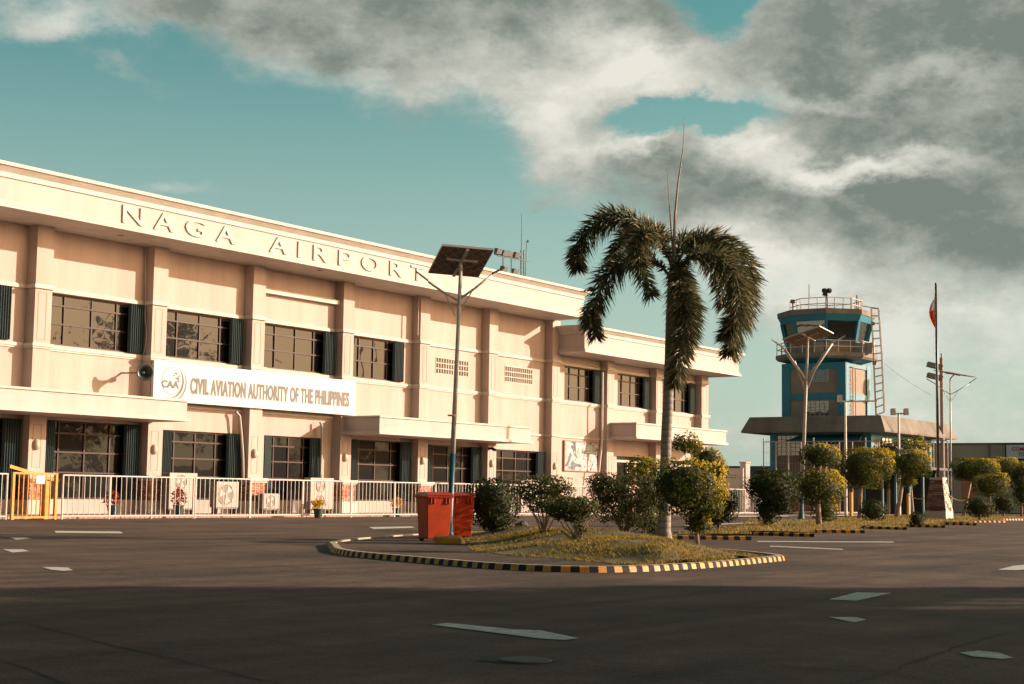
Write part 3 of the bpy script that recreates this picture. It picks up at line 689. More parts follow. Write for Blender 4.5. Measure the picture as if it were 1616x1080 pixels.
# yellow gate
o = thing('gate', 'small yellow barred steel gate at the left with a white sheet taped on it', 'gate', (31.3, YF, 0))
k = MB(); 
for x in (30.55, 32.15): k.box(x-.04, x+.04, YF-.04, YF+.04, 0, 1.42)
k.box(30.59, 32.11, YF-.03, YF+.03, 1.36, 1.42); k.box(30.59, 32.11, YF-.03, YF+.03, .04, .10); part('frame', k, yellowp, o)
k = MB()
for i in range(1, 9): x = 30.59+1.52*i/9; k.box(x-.013, x+.013, YF-.013, YF+.013, .10, 1.36)
part('bar', k, yellowp, o)
k = MB(); k.box(31.35, 31.68, YF-.06, YF-.045, 1.08, 1.33); part('notice_sheet', k, signw, o)
o = thing('barrier_arm', 'yellow barrier arm raised at a slant behind the yellow gate', 'barrier'); o.location = (31, 39.0, 0)
k = MB(); k.bar(W(15, 736, 39.0), W(84, 757, 39.0), .06, .1); part('arm', k, yellowp, o)
k = MB(); k.box(32.05, 32.25, 38.9, 39.1, 0, 1.2); part('post', k, yellowp, o)

# ---- roof equipment
ob = W(805, 436, 45.0); ob.z = 11.0
o = thing('floodlight_rack', 'rack of small floodlights and antennas standing on the terminal roof', 'floodlight rack', ob)
k = MB(); s_ = pxm(ob)
def q_(px, py, dy=0): v = W(px, py, 45.0+dy); return v
for px in (794, 807, 822, 826.5): k.tube([q_(px, 440), q_(px, 404 if px < 820 else 395)], .035, 6)
k.tube([q_(785, 404), q_(826, 411)], .03, 6); k.tube([q_(790, 430), q_(826, 436)], .03, 6)
for z_ in range(6): k.tube([q_(822, 400+z_*7), q_(826.5, 403+z_*7)], .012, 5)
part('frame', k, mat('rack_grey', (.12, .13, .13), .5), o)
for px, py in ((786, 397), (796, 400), (803, 401), (815, 403), (795, 425), (812, 429)):
    k = MB(); v = q_(px, py); k.hexa([v+Vector((-.22, -.05, -.14)), v+Vector((.22, -.05, -.14)), v+Vector((.22, .12, -.18)), v+Vector((-.22, .12, -.18))], [v+Vector((-.22, -.16, .12)), v+Vector((.22, -.16, .12)), v+Vector((.2, .08, .16)), v+Vector((-.2, .08, .16))])
    part('floodlight', k, MATS['rack_grey'], o)
k = MB(); k.tube([q_(823, 436), q_(823, 337)], [.03, .012], 6); part('antenna', k, MATS['rack_grey'], o)
k = MB(); k.tube([q_(829, 438), q_(831, 382)], [.03, .02], 6); k.lathe(q_(833, 381), [(.001, -.09), (.08, 0), (.001, .09)], 8); k.tube([q_(824, 412), q_(835, 413)], .02, 5); part('wind_sensor', k, MATS['rack_grey'], o)

# ================================================================== SOLAR LAMPS
panelm = None
def panelmat():
    m = bpy.data.materials.new('solar_cell_back'); m.use_nodes = True; t = m.node_tree; b = t.nodes['Principled BSDF']
    g = t.nodes.new('ShaderNodeTexCoord'); br = t.nodes.new('ShaderNodeTexBrick'); br.offset = 0; br.inputs['Scale'].default_value = 1; br.inputs['Brick Width'].default_value = .16; br.inputs['Row Height'].default_value = .16; br.inputs['Mortar Size'].default_value = .008
    br.inputs['Color1'].default_value = (.13, .085, .06, 1); br.inputs['Color2'].default_value = (.17, .115, .08, 1); br.inputs['Mortar'].default_value = (.34, .27, .22, 1)
    t.links.new(g.outputs['Object'], br.inputs[0]); t.links.new(br.outputs[0], b.inputs['Base Color']); b.inputs['Roughness'].default_value = .45
    return m
panelm = panelmat()
def RFU(v): return RIGHT*v[0]+FWD*v[1]+UP*v[2]
def slab(mb, c, e1, e2, th):
    n = e1.cross(e2).normalized()
    if n.z < 0: n = -n
    q = [c-e1/2-e2/2, c+e1/2-e2/2, c+e1/2+e2/2, c-e1/2+e2/2]
    mb.hexa([p-n*th/2 for p in q], [p+n*th/2 for p in q]); return n
def solar_lamp(label, base, toppx, teal, shaft_r, armj, heads, strut, panel, lampsz, polecol=galv, blk=None, thick=1.0):
    """all points of the upper part are given in the plane across the view at the pole's distance"""
    o = thing('solar_street_lamp', label, 'street lamp', base, 'solar street lamps')
    P = lambda px, py: D(base, px, py)
    top = P(*toppx); k = MB(); zt = teal
    f = (zt-base.z)/(top.z-base.z); mid = base.lerp(top, f)
    k.tube([mid, base.lerp(top, .55), top], [shaft_r*1.0, shaft_r*.85, shaft_r*.65], 12); part('pole', k, polecol, o, smooth=True)
    k = MB(); k.tube([base, base+UP*.12, base.lerp(top, .06), mid], [shaft_r*1.9, shaft_r*1.8, shaft_r*1.15, shaft_r*1.02], 12); part('painted_foot', k, tealp, o, smooth=True)
    for (h0, h1), j in zip(heads, armj):
        a = P(*j); b = P(*h0); c_ = P(*h1); k = MB(); k.tube([a, a.lerp(b, .5)+UP*(-.02), b], shaft_r*.42*thick, 8); ao = part('arm', k, polecol, o, smooth=True)
        k = MB(); d = (c_-b).normalized(); s = FWD; L_ = (c_-b).length
        k.hexa([b-s*lampsz*.25, b+s*lampsz*.25, c_+s*lampsz*.32-UP*.02, c_-s*lampsz*.32-UP*.02], [b-s*lampsz*.2+UP*lampsz*.25, b+s*lampsz*.2+UP*lampsz*.25, c_+s*lampsz*.25+UP*lampsz*.1, c_-s*lampsz*.25+UP*lampsz*.1])
        part('lamp_head', k, mat('lamp_head_grey', (.16, .13, .11), .4) if thick < 1.5 else white, ao, bevel=.01)
    k = MB()
    for a, b in strut: k.tube([P(*a), P(*b)], shaft_r*.22*thick, 6)
    part('strut', k, polecol, o)
    pc, e1, e2 = panel; c_ = P(*pc); e1 = RFU(e1); e2 = RFU(e2)
    k = MB(); n = slab(k, c_, e1, e2, .05); po = part('solar_panel', k, mat('solar_frame', (.50, .46, .42), .4, metal=.2), o)
    me_c = c_-n*.027; k = MB(); q = [me_c+e1*i*.48+e2*j*.48 for i, j in ((-1, -1), (1, -1), (1, 1), (-1, 1))]
    k.add([p-n*.004 for p in q], [(0, 1, 2, 3)]); part('cells', k, panelm, po)
    k = MB(); k.bar(c_-e2*.48-n*.05, c_+e2*.48-n*.05, .06, .05, up=n); k.bar(c_-e1*.3-e2*.1-n*.06, c_+e1*.3-e2*.1-n*.06, .04, .04, up=n)
    k.tube([top, c_-n*.05], shaft_r*.6, 8); part('panel_bracket', k, polecol, po)
    return o
base1 = G(708.5, 851, .05); 
l1 = solar_lamp('nearest solar street lamp, teal footed, between the red bins', base1, (727, 428), hz(base1, 716), .056, [(721.5, 474), (722.5, 474)],
           [((676, 445), (657, 429)), ((776, 434), (797, 422))], [((718.5, 500), (702, 462)), ((721, 500), (745, 460))],
           ((727, 412), (1.04, .12, -.06), (-.32, .85, -.44)), .17)
k = MB(); mz = hz(base1, 656); mp_ = D(base1, 714, 656); k.tube([mp_-UP*.015, mp_+UP*.015], .10, 12); part('collar', k, galv, l1)
k = MB(); v0 = D(base1, 727, 412); k.tube([v0+RFU((-.2, .1, .16)), v0+RFU((-.17, .1, -.16)), v0+RFU((0, 0, -.1))], .012, 5); k.tube([v0+RFU((.42, .1, .12)), v0+RFU((.3, .1, -.15)), v0+RFU((.1, 0, -.16))], .012, 5); part('cable', k, blackp, l1)
# yellow concrete block
o = thing('concrete_block', 'yellow painted concrete footing block at the near lamp pole', 'concrete block', base1)
k = MB(); c = G(707, 858.5, .045); x = RIGHT*.26; y = FWD*.25
k.hexa([c-x-y, c+x-y, c+x*1.25+y, c-x+y], [c-x-y+UP*.14, c+x-y+UP*.11, c+x*.9+y+UP*.15, c-x+y+UP*.15]); part('block', k, yellowp, o, bevel=.02)
base2 = G(1264, 822, .0)
solar_lamp('tall pale solar street lamp in front of the control tower', base2, (1274.5, 545), hz(base2, 765), .085, [(1272, 600), (1273, 600)],
           [((1238, 552), (1218, 536)), ((1313, 542), (1333, 531))], [((1271, 616), (1254, 570)), ((1273, 616), (1293, 568)), ((1272, 600), (1240, 553)), ((1273, 600), (1311, 543))],
           ((1275, 531), (1.44, -.9, .50), (.8, 1.0, -.20)), .3, polecol=mat('pale_pole', (.42, .39, .35), .5, .15, 4), thick=1.9)
base3 = G(1501, 812, .0)
solar_lamp('far solar street lamp right of the flagpole', base3, (1499.5, 598), hz(base3, 775), .07, [(1500, 623), (1500, 623)],
           [((1478, 608), (1462, 598)), ((1529, 606), (1541, 597))], [((1500, 636), (1487, 615)), ((1500, 636), (1512, 617))],
           ((1506, 590), (1.75, .2, -.28), (.7, -1.6, -.25)), .22)

# ================================================================== BINS
def bin_(label, c, rz):
    o = thing('wheelie_bin', label, 'rubbish bin', c, 'red wheeled rubbish bins beside the near lamp')
    cs, sn = math.cos(rz), math.sin(rz)
    def Tt(x, y, z): return (c.x+x*cs-y*sn, c.y+x*sn+y*cs, c.z+z)
    def H(x0, x1, y0, y1, z0, X0, X1, Y0, Y1, z1, mb): mb.hexa([Tt(x0, y0, z0), Tt(x1, y0, z0), Tt(x1, y1, z0), Tt(x0, y1, z0)], [Tt(X0, Y0, z1), Tt(X1, Y0, z1), Tt(X1, Y1, z1), Tt(X0, Y1, z1)])
    k = MB(); H(-.225, .225, -.24, .22, .05, -.265, .265, -.29, .27, .84, k); H(-.285, .285, -.31, .30, .84, -.285, .285, -.31, .30, .885, k)
    for s in (-.19, -.12, .12, .19): H(s-.012, s+.012, -.31, -.28, .72, s-.012, s+.012, -.305, -.27, .84, k)
    part('body', k, redbin, o, bevel=.015)
    k = MB(); H(-.29, .29, -.33, .30, .888, -.27, .27, -.28, .28, .935, k); H(-.25, .25, -.26, .26, .935, -.18, .18, -.18, .2, .955, k); k.tube([Tt(-.22, .33, .87), Tt(.22, .33, .87)], .017, 8); H(-.2, -.17, .28, .34, .86, -.2, -.17, .28, .34, .89, k); H(.17, .2, .28, .34, .86, .17, .2, .28, .34, .89, k)
    part('lid', k, mat('dark_red_plastic', (.30, .035, .02), .4), o, bevel=.01)
    for s in (-.17, .17):
        k = MB(); k.tube([Tt(s-.025, .20, .08), Tt(s+.025, .20, .08)], .08, 16); part('wheel', k, blackp, o)
    return o
bin_('bright orange red wheeled bin left of the near lamp pole', G(684, 854, .05), R(-30))
bin_('dark red wheeled bin right of the near lamp pole, beside the dark bush', G(722, 850.5, .05), R(-38))

# ================================================================== ISLAND
OUT = [(521, 867), (524, 872), (540, 876), (560, 879), (600, 883), (640, 886.5), (700, 892), (770, 898), (850, 902), (900, 903.5), (950, 904), (1000, 903), (1040, 901.5), (1080, 899), (1120, 896.5), (1160, 893), (1200, 889), (1225, 886.5), (1237, 883.5)]
fr = [G(x, y, 0) for x, y in OUT]
bk = [(24.6, 11.6), (25.6, 13.0), (27.2, 14.9), (29.6, 17.4), (31.6, 19.4), (31.8, 20.9), (31.2, 21.7), (29.9, 21.9), (28.2, 21.4), (26.0, 20.7), (24.0, 19.9), (22.0, 18.8)]
loop = [Vector((p.x, p.y, 0)) for p in fr]+[Vector((a, b, 0)) for a, b in bk]
def smooth_loop(P, step=.17):
    n = len(P); out = []
    for i in range(n):
        p0, p1, p2, p3 = P[i-1], P[i], P[(i+1) % n], P[(i+2) % n]; m = max(2, int((p2-p1).length/.02))
        for k in range(m):
            t = k/m; out.append(.5*((2*p1)+(p2-p0)*t+(2*p0-5*p1+4*p2-p3)*t*t+(3*p1-p0-3*p2+p3)*t**3))
    Q = [out[0]]; acc = 0
    for a, b in zip(out[:-1], out[1:]):
        acc += (b-a).length
        if acc >= step: Q.append(b); acc = 0
    return Q
KL = smooth_loop(loop, .115)
cen = sum(KL, Vector())/len(KL)
I = thing('traffic_island_kerb', 'raised kerb ring painted in yellow and black blocks round the palm island', 'kerb', cen)
kb = MB(); n = len(KL); kh = .08
ins = []
for i in range(n):
    d = (KL[(i+1) % n]-KL[i-1]).normalized(); s = Vector((-d.y, d.x, 0))
    if s.dot(cen-KL[i]) < 0: s = -s
    ins.append(KL[i]+s*.15)
for i in range(n):
    j = (i+1) % n; a, b, c_, d = KL[i], KL[j], ins[j], ins[i]; m = (i//1) % 2
    a2 = a.lerp(d, .12); b2 = b.lerp(c_, .12)
    kb.add([a, b, b2+UP*(kh*.85), a2+UP*(kh*.85)], [(0, 1, 2, 3)], m)
    kb.add([a2+UP*(kh*.85), b2+UP*(kh*.85), b.lerp(c_, .3)+UP*kh, a.lerp(d, .3)+UP*kh], [(0, 1, 2, 3)], m)
    kb.add([a.lerp(d, .3)+UP*kh, b.lerp(c_, .3)+UP*kh, c_+UP*kh, d+UP*kh], [(0, 1, 2, 3)], 2)
    kb.add([d+UP*kh, c_+UP*kh, c_, d], [(0, 1, 2, 3)], 2)
part('kerb_stones', kb, [yellowp, blackp, mat('worn_kerb_top', (.46, .37, .25), .8, .3, 8, col2=(.30, .25, .19))], I)
g = MB(); g.add([p+UP*.05 for p in ins], [tuple(range(n))])
if (Vector(g.v[1])-Vector(g.v[0])).cross(Vector(g.v[2])-Vector(g.v[0])).z*1 < 0 or True:
    ar = sum(g.v[i-1][0]*g.v[i][1]-g.v[i][0]*g.v[i-1][1] for i in range(n))
    if ar < 0: g.f = [f[::-1] for f in g.f]
struct('island_paving', g, asph)
# grass mound
def inpoly(x, y, P):
    c_ = False; j = len(P)-1
    for i in range(len(P)):
        if (P[i].y > y) != (P[j].y > y) and x < (P[j].x-P[i].x)*(y-P[i].y)/(P[j].y-P[i].y)+P[i].x: c_ = not c_
        j = i
    return c_
gf = [G(x, y, .05) for x, y in [(738, 858), (745, 868), (790, 876), (870, 882), (920, 886), (980, 891), (1060, 897), (1120, 893.5), (1160, 890.5), (1200, 887), (1228, 883.5)]]
gb = [Vector((24.5, 11.9, 0)), Vector((25.4, 13.1, 0)), Vector((27.0, 15.0, 0)), Vector((29.4, 17.6, 0)), Vector((31.3, 19.6, 0)), Vector((31.5, 20.8, 0)), Vector((31.0, 21.5, 0)), Vector((29.2, 21.2, 0))]
GP = smooth_loop([Vector((p.x, p.y, 0)) for p in gf]+gb, .3)
def edist(x, y):
    m = 9
    for i in range(len(GP)):
        a, b = GP[i-1], GP[i]; ab = b-a; t = max(0, min(1, ((x-a.x)*ab.x+(y-a.y)*ab.y)/max(ab.length_squared, 1e-9))); q = a+ab*t
        m = min(m, math.hypot(x-q.x, y-q.y))
    return m
def gz(x, y):
    e = edist(x, y); s = min(1, e/1.8); s = s*s*(3-2*s)
    return .055+.30*s*(.75+.5*noise.noise(Vector((x*.35, y*.35, 2))))+.035*noise.noise(Vector((x*1.4, y*1.4, 0)))*s
st_ = .16; xs_ = [17+st_*i for i in range(int(16/st_))]; ys_ = [9+st_*j for j in range(int(14/st_))]
idx = {}; g = MB()
for i, x in enumerate(xs_):
    for j, y in enumerate(ys_):
        if inpoly(x, y, GP) and inpoly(x, y, ins): idx[(i, j)] = len(g.v); g.v.append((x, y, gz(x, y)))
for (i, j), a in list(idx.items()):
    q = [(i, j), (i+1, j), (i+1, j+1), (i, j+1)]
    if all(p in idx for p in q): g.f.append(tuple(idx[p] for p in q)); g.m.append(0)
    else:
        t3 = [p for p in q if p in idx]
        if len(t3) == 3: g.f.append(tuple(idx[p] for p in t3)); g.m.append(0)
soil = mat('soil_and_turf', (.17, .115, .04), .95, .4, 2.2, col2=(.10, .085, .022), bump=.6, bscale=25)
MOUND = struct('grass_mound', g, soil, smooth=True)
grassm = leafmat('dry_grass_blades', (.10, .085, .02), (.22, .17, .035), (.42, .28, .07), .35)
def grass(name, area, zf, n, h, seed):
    rg = random.Random(seed); k = MB(); P = area; x0 = min(p.x for p in P); x1 = max(p.x for p in P); y0 = min(p.y for p in P); y1 = max(p.y for p in P); c_ = 0
    while c_ < n:
        x = rg.uniform(x0, x1); y = rg.uniform(y0, y1)
        if not inpoly(x, y, P) or not inpoly(x, y, ins): continue
        d = noise.noise(Vector((x*.9, y*.9, seed)))
        if rg.random() > .6+d*1.8: c_ += .3; continue
        c_ += 1; z = zf(x, y)-.01; a = rg.uniform(0, 2*PI); w = rg.uniform(.008, .018); hh = h*rg.uniform(.5, 1.4); l = rg.uniform(0, .07)
        k.add([(x-math.cos(a)*w, y-math.sin(a)*w, z), (x+math.cos(a)*w, y+math.sin(a)*w, z), (x+math.sin(a)*l, y+math.cos(a)*l, z+hh)], [(0, 1, 2)])
        k.leaf.append(min(1, max(0, .5+d+rg.uniform(-.35, .35))))
    o = part(name, k, grassm); o['kind'] = 'stuff'; o['label'] = 'short dry grass'; return o
gr = grass('grass', GP, gz, 30000, .040, 3)

# ================================================================== SAWTOOTH PLANTING STRIP
TE = [((1060, 851.5), (1186, 853)), ((1157.5, 844.5), (1285, 847.8)), ((1259.7, 840.6), (1365, 842)), ((1339.6, 834.5), (1431, 836.5)), ((1405, 831.5), (1491.5, 833.3)), ((1465, 828), (1541, 829.5)), ((1515, 824.5), (1587, 825)), ((1565, 821.5), (1640, 821.5))]
strip = []; lbs = ['nearest the island tip', 'second from the island, below the two tone shrub', 'third from the island, below the tiered topiary', 'fourth from the island, left of the stone plinth', 'in front of the small dark clipped ball', 'in front of the stone plinth', 'right of the stone plinth', 'at the right edge of the photo']
for (a, b), l in zip(TE, lbs):
    A = G(*a, .0); B = G(*b, .0); d = (B-A); Ln = d.length; d.normalize(); s = Vector((-d.y, d.x, 0))
    if s.dot(FWD) < 0: s = -s
    o = thing('kerb_segment', 'yellow and black kerb tooth of the planting strip, '+l, 'kerb', A, 'sawtooth kerbs along the planting strip'); k = MB(); m = max(4, int(Ln/.13))
    for i in range(m):
        p = A+d*(Ln*i/m); q = A+d*(Ln*(i+1)/m)
        k.hexa([p, q, q+s*.15, p+s*.15], [p+s*.03+UP*.08, q+s*.03+UP*.08, q+s*.14+UP*.09, p+s*.14+UP*.09], i % 2)
    part('kerb_stones', k, [yellowp, blackp], o)
    strip.append(B+s*.15); 
stripA = []
for (a, b) in TE:
    A = G(*a, 0); B = G(*b, 0); d = (B-A).normalized(); s = Vector((-d.y, d.x, 0))
    if s.dot(FWD) < 0: s = -s
    stripA += [A+s*.13, B+s*.13]
SP = [Vector((p.x, p.y, 0)) for p in stripA]+[Vector((72, 25.5, 0)), Vector((60, 25.2, 0)), Vector((50, 24.2, 0)), Vector((42, 22.2, 0)), Vector((35, 19.5, 0)), Vector((30.5, 16.5, 0))]
def sz(x, y): return .07+.09*max(0, noise.noise(Vector((x*.22, y*.22, 5))))+.12*math.exp(-((x-52.5)**2+(y-24)**2)/6)
# keep polygon simple: sort as a band between a front and a back line
def front_y(x):
    pts = sorted([(p.x, p.y) for p in stripA]); 
    best = None
    for (a, b) in TE:
        A = G(*a, 0); B = G(*b, 0)
        lo, hi = sorted((A.x, B.x))
        if lo-.6 <= x <= hi+1e-6 or (best is None and x <= hi):
            t = 0 if hi-lo < 1e-6 else (x-A.x)/(B.x-A.x)
    return 0
def tooth_in(x, y):
    P2 = Vector((x, y, 0))
    v = P2-Vector((0, 0, 0)); px_ = 808+FPX*(P2-EYEV).dot(_r)/((P2-EYEV).dot(_f)); py_ = 540-FPX*(P2-EYEV).dot(_u)/((P2-EYEV).dot(_f))
    for (a, b) in TE:
        if a[0]+2 < px_ < b[0]-2:
            yy = a[1]+(b[1]-a[1])*(px_-a[0])/(b[0]-a[0])
            if py_ < yy-1.0: return True
    return False
def back_in(x, y):
    P2 = Vector((x, y, 0)); w_ = (P2-EYEV).dot(_f); px_ = 808+FPX*(P2-EYEV).dot(_r)/w_; py_ = 540-FPX*(P2-EYEV).dot(_u)/w_
    B = [(1040, 849), (1110, 846), (1150, 838), (1195, 826), (1250, 829), (1300, 824), (1345, 818.5), (1440, 815.5), (1470, 821), (1520, 817), (1560, 812), (1640, 808)]
    for (xa, ya), (xb, yb) in zip(B[:-1], B[1:]):
        if xa <= px_ < xb: return py_ > ya+(yb-ya)*(px_-xa)/(xb-xa)
    return False
g = MB(); idx = {}; st2 = .35
for i in range(int(60/st2)):
    for j in range(int(22/st2)):
        x = 29.2+i*st2; y = 12.5+j*st2
        if tooth_in(x, y) and back_in(x, y): idx[(i, j)] = len(g.v); g.v.append((x, y, sz(x, y)))
for (i, j), a in idx.items():
    q = [(i, j), (i+1, j), (i+1, j+1), (i, j+1)]; t3 = [p for p in q if p in idx]
    if len(t3) >= 3: g.f.append(tuple(idx[p] for p in t3)); g.m.append(0)
struct('planting_strip', g, soil, smooth=True)
rg = random.Random(9); k = MB(); cnt = 0
cells = list(idx.keys())
for _ in range(16000):
    i, j = rg.choice(cells); x = 29.2+(i+rg.random())*st2; y = 12.5+(j+rg.random())*st2
    z = sz(x, y)-.02; a = rg.uniform(0, 2*PI); w = rg.uniform(.012, .025); hh = .08*rg.uniform(.5, 1.4); l = rg.uniform(0, .07)
    k.add([(x-math.cos(a)*w, y-math.sin(a)*w, z), (x+math.cos(a)*w, y+math.sin(a)*w, z), (x+math.sin(a)*l, y+math.cos(a)*l, z+hh)], [(0, 1, 2)])
    k.leaf.append(min(1, max(0, .6+rg.uniform(-.4, .4))))
o = part('strip_grass', k, grassm); o['kind'] = 'stuff'

def Gm(px, py):
    z = .1
    for _ in range(30):
        p = G(px, py, z); t = gz(p.x, p.y) if inpoly(p.x, p.y, GP) else .06; z += (t-z)*.35
    return G(px, py, z-.02)
# ================================================================== SHRUBS
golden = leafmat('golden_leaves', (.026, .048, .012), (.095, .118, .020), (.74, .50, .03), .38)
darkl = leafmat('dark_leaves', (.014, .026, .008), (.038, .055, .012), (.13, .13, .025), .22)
olive = leafmat('olive_leaves', (.04, .050, .018), (.10, .105, .032), (.32, .26, .06), .32)
bark = mat('shrub_bark', (.30, .24, .18), .9, .3, 10, bump=.4)
def crown(mb, c, r, n, size, seed, shell=.75, flat=0.0, yel=.5, rough=.12, asp=.5, pw=2.9):
    rg = random.Random(seed); c = Vector(c)
    for _ in range(n):
        d = Vector((rg.gauss(0, 1), rg.gauss(0, 1), rg.gauss(0, 1))).normalized()
        if flat and d.z < -flat: d.z = -flat*rg.random(); 
        k = 1+rough*noise.noise(d*2.3+Vector((seed, 0, 0)))*2+rough*.6*noise.noise(d*6+Vector((0, seed, 0)))
        q = rg.random(); rr = (1-.10*rg.random()**2) if q < shell else rg.uniform(.55, .95)
        if rg.random() < .03: rr *= 1.06
        se = (abs(d.x)**pw+abs(d.y)**pw+abs(d.z)**pw)**(-1/pw)
        p = c+Vector((d.x*r[0], d.y*r[1], d.z*r[2]))*rr*k*se
        nn = (d+Vector((rg.uniform(-1, 1), rg.uniform(-1, 1), rg.uniform(-1, 1)))*.75)
        sunlit_rim = max(0, d.x*.42-d.y*.50+d.z*.80)
        v = min(1, max(0, rg.random()*.52+yel*(1 if rr > .93 else .25)*(.06+.80*sunlit_rim)*rg.uniform(.5, 1.3)+.22*noise.noise(p*1.7)))  # yellow new growth, weighted sunward and up to paint in the sunlit rim
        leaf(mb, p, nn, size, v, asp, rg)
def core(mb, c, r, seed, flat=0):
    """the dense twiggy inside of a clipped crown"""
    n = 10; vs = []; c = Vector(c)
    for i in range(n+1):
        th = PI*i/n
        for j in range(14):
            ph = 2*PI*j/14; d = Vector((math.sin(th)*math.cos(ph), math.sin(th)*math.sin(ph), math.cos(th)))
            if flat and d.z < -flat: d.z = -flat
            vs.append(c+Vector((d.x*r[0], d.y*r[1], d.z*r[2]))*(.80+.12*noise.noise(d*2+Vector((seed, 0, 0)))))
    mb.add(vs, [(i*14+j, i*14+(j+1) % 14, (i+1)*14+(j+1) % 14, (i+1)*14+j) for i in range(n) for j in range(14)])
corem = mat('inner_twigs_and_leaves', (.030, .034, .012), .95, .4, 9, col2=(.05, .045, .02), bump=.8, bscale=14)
def shrub(label, basepx, balls, leafm, trunks, seed, z=.12, size=.07, dens=1.0, yel=.5, flat=0.0, usecore=True, name='topiary_shrub', pw=3.0, cat='shrub', group='clipped topiary shrubs', shell=.75, asp=.5, rough=.09):
    """balls: (px, py, half width px, half height px) at the base's distance"""
    B = Gm(*basepx) if basepx[0] < 1105 else G(*basepx, z)
    s = pxm(B); o = thing(name, label, cat, B, group)
    k = MB(); kc = MB()
    for q, bb in enumerate(balls):
        px, py, hw, hh = bb[:4]; dep = bb[4] if len(bb) > 4 else 0
        c_ = D(B, px, py)+FWD*dep; gk = 1.07 if basepx[0] < 1250 else .99; rx, rz = hw/s*gk, hh/s*gk
        area = 4*PI*((rx*rx)**1.6/3+2*(rx*rz)**1.6/3)**(1/1.6)
        n = int(min(11000, area/(size*size*asp)*1.7*dens))
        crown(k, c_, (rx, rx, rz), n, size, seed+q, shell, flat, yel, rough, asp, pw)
        if usecore: core(kc, c_, (rx*.97, rx*.97, rz*.97), seed+q, flat)
    if usecore: part('inner_growth', kc, corem, o, smooth=True)
    part('foliage', k, leafm, o)
    k = MB()
    for t_ in trunks:
        pts = [D(B, x, y) for x, y in t_[0]]; r0, r1 = t_[1]
        m = len(pts); jf = [Vector((0, 0, 0))]+[FWD*random.uniform(-.05, .05) for _ in range(m-1)]
        k.tube([p+j for p, j in zip(pts, jf)], [.72*(r0+(r1-r0)*i/(m-1)) for i in range(m)], 7)
    part('stem', k, bark, o, smooth=True)
    return o
def twigs(x0, y0, spread, top, n, r=(.018, .006), seed=1, kink=8):
    rg = random.Random(seed); out = []
    for i in range(n):
        xe_ = x0+spread*(2*(i+.5)/n-1)+rg.uniform(-4, 4); ye = top+rg.uniform(-6, 12)
        out.append(([(x0+rg.uniform(-7, 7), y0), (x0+(xe_-x0)*.35+rg.uniform(-kink, kink)*.5, y0+(ye-y0)*.4), (x0+(xe_-x0)*.75+rg.uniform(-kink, kink)*.5, y0+(ye-y0)*.75), (xe_, ye)], r))
    return out
shrub('round dark green bush right of the red bins', (779, 846), [(777, 795, 36, 35), (778, 824, 18, 14)], darkl, [([(779, 846), (778, 815)], (.05, .04))]+twigs(779, 840, 22, 815, 5), 5, z=.18, dens=1.3, size=.07, yel=.15, name='round_bush', group=None)
shrub('sparse brownish twiggy shrub right of the dark round bush', (858, 842), [(835, 770, 24, 17), (870, 766, 28, 14), (852, 790, 30, 17), (885, 776, 20, 12), (875, 806, 14, 9)], olive, twigs(857, 842, 38, 775, 11, (.020, .005), 3), 15, z=.2, size=.06, dens=.75, yel=.35, usecore=False, shell=.3, name='twiggy_shrub', group=None, rough=.25)
shrub('low flat topped shrub in front of the twiggy shrub', (911, 857), [(902, 797, 37, 11), (890, 806, 24, 13), (922, 805, 18, 12), (905, 815, 22, 9), (917, 835, 8, 8)], olive, twigs(910, 857, 26, 812, 7, (.022, .008), 8)+[([(911, 857), (909, 835), (905, 812)], (.06, .03)), ([(911, 857), (895, 845), (884, 838)], (.04, .02))], 25, z=.22, size=.06, dens=1.1, yel=.55, usecore=False, shell=.5, name='flat_topped_shrub', group=None, rough=.22)
shrub('tall thicket of tangled dark twigs left of the palm', (985, 850), [(955, 772, 26, 22), (1000, 775, 34, 26), (968, 800, 30, 24), (1010, 812, 30, 26), (950, 764, 20, 12), (1028, 790, 20, 26, .3), (1035, 838, 14, 16)], olive, twigs(985, 850, 52, 765, 20, (.020, .006), 11, 14), 35, z=.22, size=.062, dens=1.0, yel=.18, usecore=False, shell=.35, name='twiggy_thicket', group=None, rough=.28)
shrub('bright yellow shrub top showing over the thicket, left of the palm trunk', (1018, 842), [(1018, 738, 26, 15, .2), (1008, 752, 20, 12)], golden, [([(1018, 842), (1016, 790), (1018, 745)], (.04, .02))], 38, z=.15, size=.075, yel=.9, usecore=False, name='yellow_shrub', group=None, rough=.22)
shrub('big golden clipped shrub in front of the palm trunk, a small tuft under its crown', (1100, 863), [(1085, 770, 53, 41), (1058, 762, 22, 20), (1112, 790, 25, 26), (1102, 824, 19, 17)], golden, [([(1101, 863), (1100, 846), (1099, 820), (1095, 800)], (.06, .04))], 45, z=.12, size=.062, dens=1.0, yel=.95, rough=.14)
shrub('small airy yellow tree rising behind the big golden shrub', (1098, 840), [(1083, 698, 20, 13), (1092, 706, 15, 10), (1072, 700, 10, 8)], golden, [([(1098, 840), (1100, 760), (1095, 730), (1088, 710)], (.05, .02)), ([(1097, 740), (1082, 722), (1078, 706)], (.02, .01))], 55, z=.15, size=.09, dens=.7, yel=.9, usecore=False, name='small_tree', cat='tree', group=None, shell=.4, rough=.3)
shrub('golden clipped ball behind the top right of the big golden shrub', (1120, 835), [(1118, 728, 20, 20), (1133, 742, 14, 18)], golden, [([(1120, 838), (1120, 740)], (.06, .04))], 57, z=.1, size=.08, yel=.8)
shrub('dark low bush behind the stem of the big golden shrub', (1134, 834), [(1137, 799, 24, 24), (1125, 812, 14, 16)], darkl, [([(1134, 834), (1134, 810)], (.06, .05))], 61, z=.12, size=.08, yel=.15, name='round_bush', group=None)
